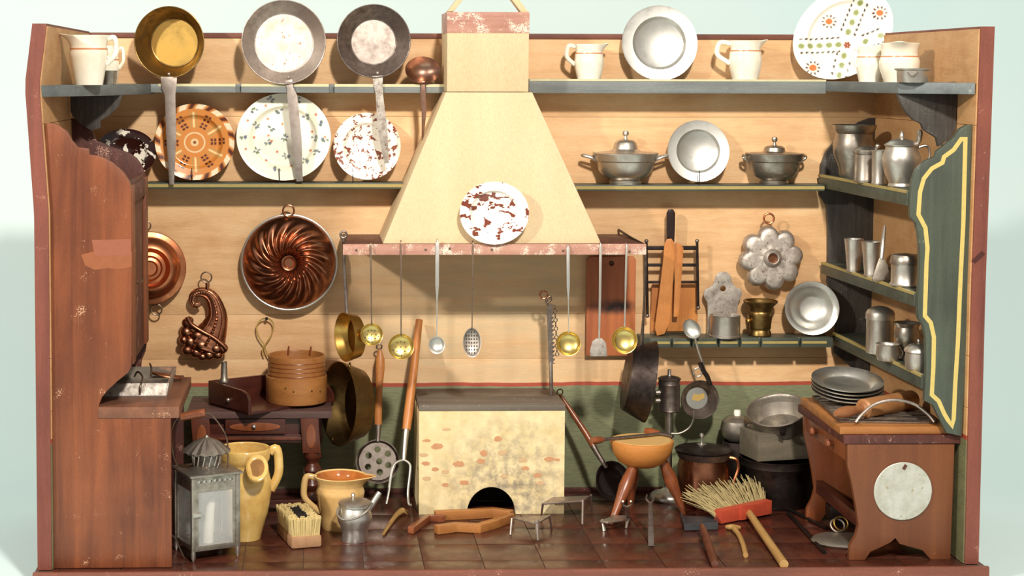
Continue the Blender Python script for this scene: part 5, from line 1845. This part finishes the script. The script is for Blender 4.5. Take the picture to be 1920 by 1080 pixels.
trivet('three-legged iron trivet with triangular top lying before the hearth', None,
       [((1007, 978), (1009, 1014), 0.0034, 0.0015), ((960, 972), (957, 1003), 0.0016, 0.0014), ((1030, 966), (1034, 990), 0.0014, 0.0012)], 0.017, plate_=[(960, 970), (1032, 966), (1010, 980), (1000, 981)])
trivet('low rectangular iron trivet against the right side of the hearth', None,
       [((1093, 938), (1092, 984), 0.0016, 0.0014), ((1018, 944), (1014, 975), 0.0014, 0.0012), ((1108, 928), (1110, 960), 0.0014, 0.0012), ((1040, 932), (1042, 958), 0.0014, 0.0012)], 0.024, plate_=[(1016, 944), (1095, 938), (1106, 929), (1036, 932)])
t = trivet('small shiny iron trivet under the left stool leg', None,
           [((1129, 974), (1133, 996), 0.0014, 0.0024), ((1178, 968), (1174, 990), 0.0026, 0.0016), ((1150, 964), (1150, 980), 0.0014, 0.0012)], 0.013, plate_=[(1124, 976), (1150, 966), (1182, 966), (1176, 973), (1140, 979)], mat=M_PEW)


def fork(label, base, by, tip, ty, Y1, w0, w1, spread, pl, mat):
    t = thing('iron_fork', label, 'fork', PZ(base, by, 0.0) + V(0, 0, 0.001))
    b = loc(t, tip, ty, Y1)
    sd = V(1, 0, 0)
    nn = b.cross(sd).normalized()
    g = hexa([V(-w0, 0, 0) - nn * 1.5, V(w0, 0, 0) - nn * 1.5, V(w0, 0, 0) + nn * 1.5, V(-w0, 0, 0) + nn * 1.5],
             [b + V(-w1, 0, 0) - nn * 1.5, b + V(w1, 0, 0) - nn * 1.5, b + V(w1, 0, 0) + nn * 1.5, b + V(-w1, 0, 0) + nn * 1.5])
    part(t, 'shank', g, mat, 0.4)
    u = b.normalized()
    for sg in (-1, 1):
        part(t, 'prong', tube(smoothpath([b - u * 2, b + u * pl * 0.3 + sd * sg * spread * 0.9, b + u * pl * 0.65 + sd * sg * spread, b + u * pl + sd * sg * spread * 0.8], 4), 1.8, 8), mat)
    return t


fork('flat two-pronged iron fork leaning in front of the stool', 1221, 1026, 1219, 942, 0.13, 6, 3.5, 7, 20, M_IRONG)
fork('small two-pronged iron fork leaning against the left stool leg', 1178, 982, 1176, 950, 0.125, 4, 4, 9, 30, M_PEW)

# ---- pan with long handle leaning right of the hearth
t = thing('warming_pan', 'black iron pan with long copper-ringed handle leaning beside the hearth', 'pan', P(1150, 902, 0.262))
m = facing(18, 22)
part(t, 'bowl', xf(lathe([(0, -8), (26, -8), (34, -1), (37, 0), (38, -1.5), (28, -11), (0, -11)], 40), m), M_IRON)
part(t, 'iron_shank', tube(rodpts(t, [(1137, 877, 0.262), (1120, 850, 0.268), (1112, 836, 0.272)]), [4, 5, 6], 10), M_IRONG)
part(t, 'handle', tube(rodpts(t, [(1114, 839, 0.272), (1098, 812, 0.28), (1070, 770, 0.293), (1050, 740, 0.302)]), [6, 6, 5, 3], 10), M_CHW)
part(t, 'hanging_loop', ring(tuple(loc(t, 1050, 735, 0.303)), 5.5, 1.3, 'y', 16), M_WIRE)

# ---- three-legged stool
SF = [PZ(1145, 984, 0), PZ(1283, 962, 0), PZ(1182, 950, 0)]
cy_ = sum((p.y for p in SF), 0.0) / 3
ps = P(1203, 866, cy_)
t = thing('stool', 'round honey wood stool with bowl-shaped seat and three turned legs', 'stool', V(ps.x, cy_, 0))
zs0 = (P(1203, 824, cy_).z) / SCALE[t]
st_ = part(t, 'seat', lathe([(0, zs0 - 50), (28, zs0 - 49), (44, zs0 - 40), (55, zs0 - 22), (59, zs0 - 6), (58.5, zs0 - 1), (56, zs0), (0, zs0 - 1)], 48), wood('seat_wood', (222, 150, 76), (200, 124, 58), 'x', 40, 0.4, None, 0.6, 0.08), angle=60)
part(st_, 'seat_top', lathe([(0, zs0 + 0.4), (54, zs0 + 0.6), (55, zs0 - 0.6), (0, zs0 - 0.6)], 48), wood('pale_seat_top', (232, 192, 124), (214, 166, 96), 'x', 40, 0.45, None, 0.6, 0.08))
for fp, (tx_, ty_) in zip(SF, ((1186, 0), (1244, 0), (1190, 0))):
    f_ = (fp - ROOT[t]) / SCALE[t]
    top = V((tx_ - 1203), f_.y * 0.25, zs0 - 42)
    pts = [top.lerp(f_, k / 8) for k in range(9)]
    part(t, 'leg', tube(pts, [8, 9.5, 12, 13, 11, 9, 7.5, 6.5, 5.5], 14), M_CHW)
zt_ = zs0 * SCALE[t]
for (lab, x0_, y0_, x1_, y1_, gx0, mt) in (('iron sharpening rod with red grip lying across the stool', 1112, 826, 1252, 812, 0.13, M_IRONG), ('short iron skewer with reddish handle at the back of the stool', 1212, 808, 1262, 818, 0.5, M_IRONG)):
    a, b = PZ(x0_, y0_, zt_ + 0.003), PZ(x1_, y1_, zt_ + 0.003)
    q = thing('sharpening_rod', lab, 'rod', a)
    e = (b - a) / SCALE[q]
    part(q, 'rod', tube([V(0, 0, 0), e], [3.2, 3.2], 8), mt)
    part(q, 'grip', tube([e * -0.02, e * gx0 * 0.4, e * gx0], [6, 7.5, 5], 10), M_CHW)

# ---- oil lamp on a stand
YL = 0.29
t = thing('oil_lamp', 'tin cylinder oil lamp on a tall stand with round base', 'lamp', XY(1252, YL, 0))
k_ = 1.0
part(t, 'base', lathe([(0, 0), (32, 0), (34, 4), (33, 9), (29, 13), (14, 18), (6, 24), (0, 24)], 40), M_PEW)
Lz = lambda y: (P(1252, y, YL).z) / SCALE[t]
part(t, 'stem', lathe([(0, 20), (7, 20), (7, Lz(772)), (0, Lz(772))], 20), M_PEWD)
cyl_ = part(t, 'reservoir', lathe([(0, Lz(771)), (19, Lz(771)), (21, Lz(769)), (20, Lz(766)), (20, Lz(722)), (21, Lz(720)), (20, Lz(717)), (20, Lz(712)), (22, Lz(710)), (18, Lz(707)), (5, Lz(704)), (0, Lz(704))], 32), M_IRONG)
part(cyl_, 'wick_tube', lathe([(0, Lz(705)), (5, Lz(705)), (3.5, Lz(700)), (3.5, Lz(693)), (0, Lz(692))], 14), M_PEW)
for y in (735, 750):
    part(cyl_, 'side_lug', tube([V(-18, -4, Lz(y)), V(-27, -6, Lz(y))], [5, 4], 8), M_PEW)
part(t, 'curved_arm', tube(smoothpath([V(4, -4, Lz(812)), V(20, -6, Lz(811)), V(36, -6, Lz(802)), V(44, -6, Lz(788)), V(46, -6, Lz(770))], 5), 2, 8), M_TING)

# ---- small pan and spoon hanging from the slotted shelf
YQ = 0.286
t = thing('small_pan', 'small tinned pan with black twisted handle under the slotted shelf', 'pan', P(1313, 750, YQ))
m = facing(2, 4)
bw = part(t, 'bowl', xf(lathe([(0, -22), (21, -22), (23, -20), (34, -2), (36, 0), (37, -1.5), (25, -23), (0, -24)], 44), m), M_IRONG)
part(bw, 'pan_floor', xf(lathe([(0, -21.4), (20.5, -21.4), (21, -23), (0, -23)], 36), m), M_PEWB)
part(bw, 'rust_patch', xf(prism([(-12, -3), (-8, 8), (2, 6), (12, 9), (13, 0), (2, -6), (-6, -5)], 20.6, 21.5), Matrix.Identity(4)), plain('rust_ochre', (206, 172, 96), 0.6))
part(t, 'handle', tube(smoothpath(rodpts(t, [(1332, 722, YQ - 0.004), (1326, 706, YQ - 0.004), (1318, 694, YQ - 0.004), (1313, 680, YQ - 0.004)]), 4), 4.5, 8), M_IRON)
part(t, 'handle_loop', ring(tuple(loc(t, 1308, 698, YQ - 0.004)), 8, 1.6, 'y', 18), M_PEW)
t = thing('spoon', 'pewter spoon hanging head-up through the slotted shelf', 'spoon', P(1297, 617, YQ))
part(t, 'bowl', xf(lathe([(0, -6), (8, -5), (14, -1), (15, 0), (15.5, -1), (9, -6.5), (0, -8)], 28), facing(10, -12, 35) @ Matrix.Diagonal((1.0, 1.28, 1, 1))), M_PEWB)
part(t, 'handle', tube(smoothpath(rodpts(t, [(1303, 632, YQ), (1306, 645, YQ), (1311, 662, YQ), (1318, 682, YQ), (1322, 696, YQ)]), 4), [2.4] * 17, 8), M_PEW)

# ---- black pan hanging edge-on under the slotted shelf
t, m = side_pan('frying_pan', 'black iron frying pan hanging edge-on right of the ladles', 1219, 716, 0.262, 76, 58, 44, M_IRON, 86, -9)
part(t, 'handle', tube(rodpts(t, [(1203, 646, 0.262), (1206, 600, 0.25), (1209, 540, 0.235), (1211, 470, 0.212)]), [4, 2.4, 2.2, 2.2], 8), M_IRONG)

# ---- copper pot
t = thing('copper_pot', 'round copper pot with dark lid and side handle on the floor', 'pot', XY(1318, 0.258, 0))
part(t, 'body', lathe([(0, 0), (40, 0), (43, 3), (47, 20), (49, 52), (48, 76), (44, 92), (45, 98), (51, 102), (50, 105), (0, 105)], 48), M_COPD)
part(t, 'neck_band', lathe([(44, 91), (46.5, 91), (52.3, 103), (50, 104), (44, 91)], 48), M_IRONG)
lid = part(t, 'lid', mv(lathe([(52, 90), (54, 93), (51, 95), (30, 98), (12, 102), (0, 103), (0, 90), (52, 90)], 48), 0, 0, 14), M_IRON)
part(lid, 'knob', mv(lathe([(0, 0), (9, 0), (9, 1.5), (2.5, 3), (2, 12), (4.5, 16), (4, 20), (0, 22)], 14), -4, 0, 116), M_PEW)
part(t, 'handle', tube(smoothpath([V(40, -18, 96), V(56, -22, 92), V(60, -22, 76), V(52, -24, 52), V(48, -22, 34), V(44, -18, 22)], 5), 3.4, 8), M_COP)
# ---- black tub, box, tilted pan, small kettle behind
pT = XY(1455, 0.262, 0)
t = thing('black_tub', 'wide black iron tub on the floor behind the broom', 'tub', pT)
part(t, 'body', lathe(thick([(50, 0), (52, 3), (60, 50), (65, 74), (67, 77), (66, 86), (68, 90)], 2.5), 52), M_IRON)
zrim = 91 * SCALE[t]
t = thing('grey_box', 'grey wooden box set across the black tub', 'box', V(pT.x, pT.y, zrim), s=1.0)
o = ROOT[t]
a, b = P(1421, 860, pT.y - 0.030), P(1534, 846, pT.y - 0.012)
d = (b - a)
bz = 50 * mpp(pT)
nrm = V(-d.y, d.x, 0).normalized() * 0.05
gA, gB = V(a.x - o.x, a.y - o.y, 0.0003), V(b.x - o.x, b.y - o.y, 0.0003)
part(t, 'body', hexa([gA, gB, gB + nrm, gA + nrm], [v_ + V(0, 0, bz) for v_ in (gA, gB, gB + nrm, gA + nrm)]), M_GRW, 0.0008)
t = thing('tilted_pan', 'grey iron saucepan tilted on top of the grey box', 'pan', V(pT.x, pT.y, zrim + bz) + (gA + gB) * 0.5 + nrm * 0.5)
mt_ = Matrix.Translation((0, 0, 16)) @ Matrix.Rotation(math.radians(-14), 4, 'Y') @ Matrix.Rotation(math.radians(18), 4, 'X')
bw = part(t, 'bowl', xf(lathe(thick([(40, -14), (42, -12), (54, 20), (56, 24)], 2), 48), mt_), M_TING)
part(bw, 'rim', xf(ring((0, 0, 24), 56, 1.8, 'z', 48), mt_), M_STEEL)
part(t, 'handle_stub', xf(tube([V(-8, -50, 12), V(-12, -62, 10)], [6, 5], 8), mt_), M_IRON)
pk = XY(1380, 0.300, 0)
t = thing('iron_pot', 'dark little iron pot on the floor behind the copper pot', 'pot', pk)
part(t, 'body', lathe(thick([(22, 0), (25, 6), (30, 50), (30, 80), (27, 98), (26, 106)], 2.5), 36), M_IRON)
zk = 107 * SCALE[t]
t = thing('tin_kettle', 'small round tin kettle with white knob on the dark iron pot', 'kettle', pk + V(0, 0, zk))
part(t, 'body', lathe([(0, 0), (16, 0), (26, 8), (31, 24), (28, 38), (18, 46), (8, 48), (0, 48)], 32), M_TING)
part(t, 'knob', mv(lathe([(0, 0), (6, 0), (7, 6), (6, 11), (0, 12)], 12), 0, 0, 47), M_WAX)
part(t, 'spout', tube([V(18, -14, 14), V(28, -20, 22), V(32, -22, 30)], [13, 15, 16], 16), M_STEEL)
part(t, 'handle', tube([V(28, 0, 22), V(44, 0, 20), V(56, 2, 24)], 3.4, 8), M_IRON)
t = thing('grey_plank', 'narrow grey plank leaning against the bench', 'plank', PZ(1521, 938, 0))
a = V(0, 0, 0)
b = loc(t, 1530, 826, ROOT[t].y + 0.03)
part(t, 'board', hexa([V(-15, -2, 0), V(15, -2, 2), V(15, 3, 2), V(-15, 3, 0)], [b + V(-13, -2, 0), b + V(15, -2, 0), b + V(15, 3, 0), b + V(-13, 3, 0)]), M_GRW, 0.6)

# ---- dustpan, broom
t = thing('dustpan', 'black metal dustpan with brown handle in front of the stool', 'dustpan', PZ(1312, 985, 0), s=1.0)
o = ROOT[t]
A, B, C, D = [PZ(x, y, 0) - o for x, y in ((1284, 996), (1345, 994), (1341, 972), (1277, 972))]
part(t, 'pan', slab([(v.x, v.y) for v in (A, B, C, D)], 0.0005, 0.003), M_SLATE, 0.0004)
hh_ = 0.009
for (p, q) in ((A, B), (B, C), (D, A)):
    d = q - p
    m = Matrix.Translation(p) @ Matrix.Rotation(math.atan2(d.y, d.x), 4, 'Z')
    part(t, 'side', xf(box(0, d.length, -0.0006, 0.0006, 0.001, hh_ if (p - A).length < 1e-6 else hh_ * 0.85), m), M_SLATE)
a, b = PZ(1316, 986, 0.010) - o, PZ(1341, 1058, 0.004) - o
hd = part(t, 'handle', tube([a, a.lerp(b, 0.15), a.lerp(b, 0.5), a.lerp(b, 0.9), b], [0.003, 0.0042, 0.0048, 0.0050, 0.0044], 12), M_DKWZ)

t = thing('broom', 'red-headed hand broom with straw bristles lying on the floor', 'broom', PZ(1402, 975, 0), s=1.0)
o = ROOT[t]
A, B = PZ(1352, 984, 0) - o, PZ(1447, 968, 0) - o
d = B - A
nn = V(-d.y, d.x, 0).normalized()
M_RB = wood('broom_red_paint', (214, 92, 62), (178, 66, 46), 'x', 60, 0.5, (230, 150, 120), 0.7, 0.2)
zz = 0.0165
hdp = nn * 0.012
hd = part(t, 'head', hexa([A + V(0, 0, 0.001), B + V(0, 0, 0.003), B + hdp + V(0, 0, 0.003), A + hdp + V(0, 0, 0.001)], [A + V(0, 0, zz), B + V(0, 0, zz + 0.003), B + hdp + V(0, 0, zz + 0.003), A + hdp + V(0, 0, zz)]), M_RB, 0.0006)
mid = A.lerp(B, 0.5)
u_ = d.normalized()
part(hd, 'socket', xf(box(-0.011, 0.011, -0.002, 0.002, 0.002, zz + 0.0025), Matrix.Translation(mid) @ Matrix.Rotation(math.atan2(d.y, d.x), 4, 'Z')), M_RB, 0.0005)
a, b = mid + V(0.003, 0, 0.009), PZ(1470, 1058, 0.004) - o
part(t, 'handle', tube([a, a.lerp(b, 0.5), b], [0.0042, 0.0046, 0.0050], 12), M_STK)
r_ = random.Random(11)
gs = []
for k in range(420):
    f_ = r_.random()
    base = A.lerp(B, f_) + hdp * 0.8 + V(0, 0, r_.uniform(0.004, zz))
    fan = -0.024 + 0.04 * f_ + r_.uniform(-0.009, 0.009)
    ln = r_.uniform(0.028, 0.040)
    tip = base + nn * ln * 0.85 + u_ * fan + V(0, 0, r_.uniform(0.010, 0.030))
    md = base.lerp(tip, 0.5) + V(r_.uniform(-.001, .001), 0, r_.uniform(0, 0.003))
    gs.append(tube([base, md, tip], [0.0005, 0.00045, 0.0003], 4))
part(t, 'straw_bristles', join(*gs), plain('straw', (190, 172, 122), 0.7), kind='stuff')

# ---- waffle irons on the floor under the bench
t = thing('waffle_iron', 'long-handled dark waffle iron lying under the bench', 'iron', PZ(1575, 1015, 0), s=1.0)
o = ROOT[t]
q = PZ(1582, 1018, 0) - o
part(t, 'plate', xf(lathe([(0, 0.0005), (0.028, 0.0005), (0.030, 0.003), (0.027, 0.006), (0.012, 0.008), (0, 0.008)], 40), Matrix.Translation(q) @ Matrix.Diagonal((1.25, 1, 1, 1))), M_TING)
for z_, off in ((0.006, 0.0), (0.012, 0.004)):
    part(t, 'ring', xf(ring((0, 0, 0), 0.008, 0.0012, 'z', 20), Matrix.Translation(PZ(1570, 1008, 0.0) - o + V(off, 0, 0.012 + z_ * 0.4)) @ Matrix.Rotation(0.9 + off * 40, 4, 'X')), M_BRASS if off else M_STEEL)
a, b = PZ(1478, 962, 0.002) - o, PZ(1546, 1036, 0.002) - o
part(t, 'shaft', tube([a, a.lerp(b, 0.5), b], 0.0022, 8), M_IRON)
part(t, 'shaft', tube([PZ(1470, 950, 0.003) - o, PZ(1549, 990, 0.003) - o], 0.0022, 8), M_IRON)
t = thing('iron_block', 'dark smoothing iron standing behind the bench leg', 'iron', PZ(1585, 985, 0), s=1.0)
part(t, 'sole', slab([(-0.022, -0.010), (0.02, -0.014), (0.03, 0.0), (0.02, 0.014), (-0.022, 0.010)], 0.009, 0.026), M_IRON, 0.002)
part(t, 'feet', box(-0.015, 0.015, -0.006, 0.006, 0.0, 0.010), M_IRON)

# ---- on the bench
t = thing('bread_board', 'orange wooden pastry board lying on the bench', 'board', V(P(1575, 797, 0.02).x, 0.02, ZBN), s=1.0)
o = ROOT[t]
zb = P(1650, 800, 0.02).z - ZBN
A, B, C, D = V(0, 0, 0), V(P(1776, 800, 0.02).x - o.x, 0.0, 0), V(0.997 - o.x, 0.172, 0), XY(1501, 0.192, ZBN + zb) - o
C.x = min(C.x, B.x)
part(t, 'board', slab([(v.x, v.y) for v in (A, B, C, D)], 0.0002, zb), M_ORWX, 0.001)
ZPB = ZBN + zb
t = thing('griddle_tray', 'dark ridged iron griddle with wire arch handle on the pastry board', 'griddle', V(P(1660, 794, 0.026).x, 0.026, ZPB), s=1.0)
o = ROOT[t]
A, B, C, D = [PZ(x, y, ZPB) - o for x, y in ((1574, 793), (1757, 795), (1700, 745), (1524, 748))]
C.x = min(C.x, 0.994 - o.x)
B.x = min(B.x, 0.99 - o.x)
pl = part(t, 'plate', slab([(v.x, v.y) for v in (A, B, C, D)], 0.0004, 0.0026), M_TING, 0.0005)
for k in range(1, 9):
    p, q = A.lerp(D, k / 9), B.lerp(C, k / 9)
    part(pl, 'ridge', tube([p.lerp(q, 0.03) + V(0, 0, 0.0028), p.lerp(q, 0.97) + V(0, 0, 0.0028)], 0.0009, 6), M_IRONG)
part(pl, 'edge_bead', tube([v + V(0, 0, 0.003) for v in (A, B, C, D)], 0.0015, 6, True), M_IRONG)
hp_ = [(1604, 792, 0.028), (1616, 777, 0.032), (1640, 758, 0.038), (1675, 750, 0.04), (1712, 757, 0.04), (1738, 775, 0.034), (1752, 791, 0.028)]
part(t, 'arch_handle', tube(smoothpath([P(*p) - o for p in hp_], 5), 0.0018, 8), M_STEEL)
Zg = ZPB + 0.0042
a, b = PZ(1566, 776, Zg + 0.009), PZ(1716, 748, Zg + 0.009)
t = thing('rolling_pin', 'worn wooden rolling pin lying on the griddle', 'rolling pin', a.lerp(b, 0.5))
e = (b - a) / SCALE[t] * 0.5
part(t, 'barrel', tube([e * -0.34, e * -0.31, e * 0.9, e * 0.93], [14, 18, 18, 16], 24), wood('pin_wood', (196, 140, 88), (150, 96, 56), 'x', 50, 0.45, None, 0.6, 0.1))
part(t, 'grip', tube([e * -1.0, e * -0.9, e * -0.7, e * -0.5, e * -0.36, e * -0.33], [5, 9, 11, 8, 7, 12], 16), wood('pin_grip_wood', (170, 112, 70), (124, 76, 46), 'x', 50, 0.45))
cz_ = XY(1588, 0.150, ZPB + 0.003)
for k, w_ in enumerate(('lowest', 'second', 'third', 'topmost')):
    t = thing('pewter_plate', 'pewter plate, %s of the stack on the pastry board' % w_, 'plate', cz_ + V(0, 0.0, 0.0105 + 0.0042 * k), 'stacked pewter plates')
    tilt = Matrix.Rotation(math.radians(11), 4, 'X')
    part(t, 'dish', xf(lathe([(0, -7), (40, -7), (45, -4), (50, 2.5), (64, 5.6), (66, 6.6), (66, 4.6), (50, 0.5), (44, -7), (0, -9)], 48), tilt), M_PEWB if k == 3 else M_PEW, angle=50)
# round tin disc hung on the bench front
t = thing('tin_disc', 'round spotted tin lid hanging on the front of the bench', 'lid', P(1693, 921, YN - 0.0015))
MD = NT('spotted_tin')
_a = MD.ramp(MD.noise(60, 5, 0.65), [(0.3, lin((172, 170, 154))), (0.6, lin((198, 198, 188)))])
_k = MD.ramp(MD.noise(150, 4, 0.7), [(0.62, 0.0), (0.68, 1.0)])
MD = MD.set(Base_Color=MD.mix(_k, _a, lin((164, 146, 112))), Roughness=0.5, Metallic=0.35)
part(t, 'disc', xf(lathe([(0, 1.5), (54, 1.2), (55, 0.4), (55, -1), (0, -1)], 56), facing(0, 0)), MD)
part(t, 'nail_hole', xf(mv(box(-3, 3, -5, 5, 1.0, 2.0), 0, 0, 0), Matrix.Translation((2, 0, 46)) @ facing() @ Matrix.Rotation(-0.5, 4, 'Z')), M_CUPD)
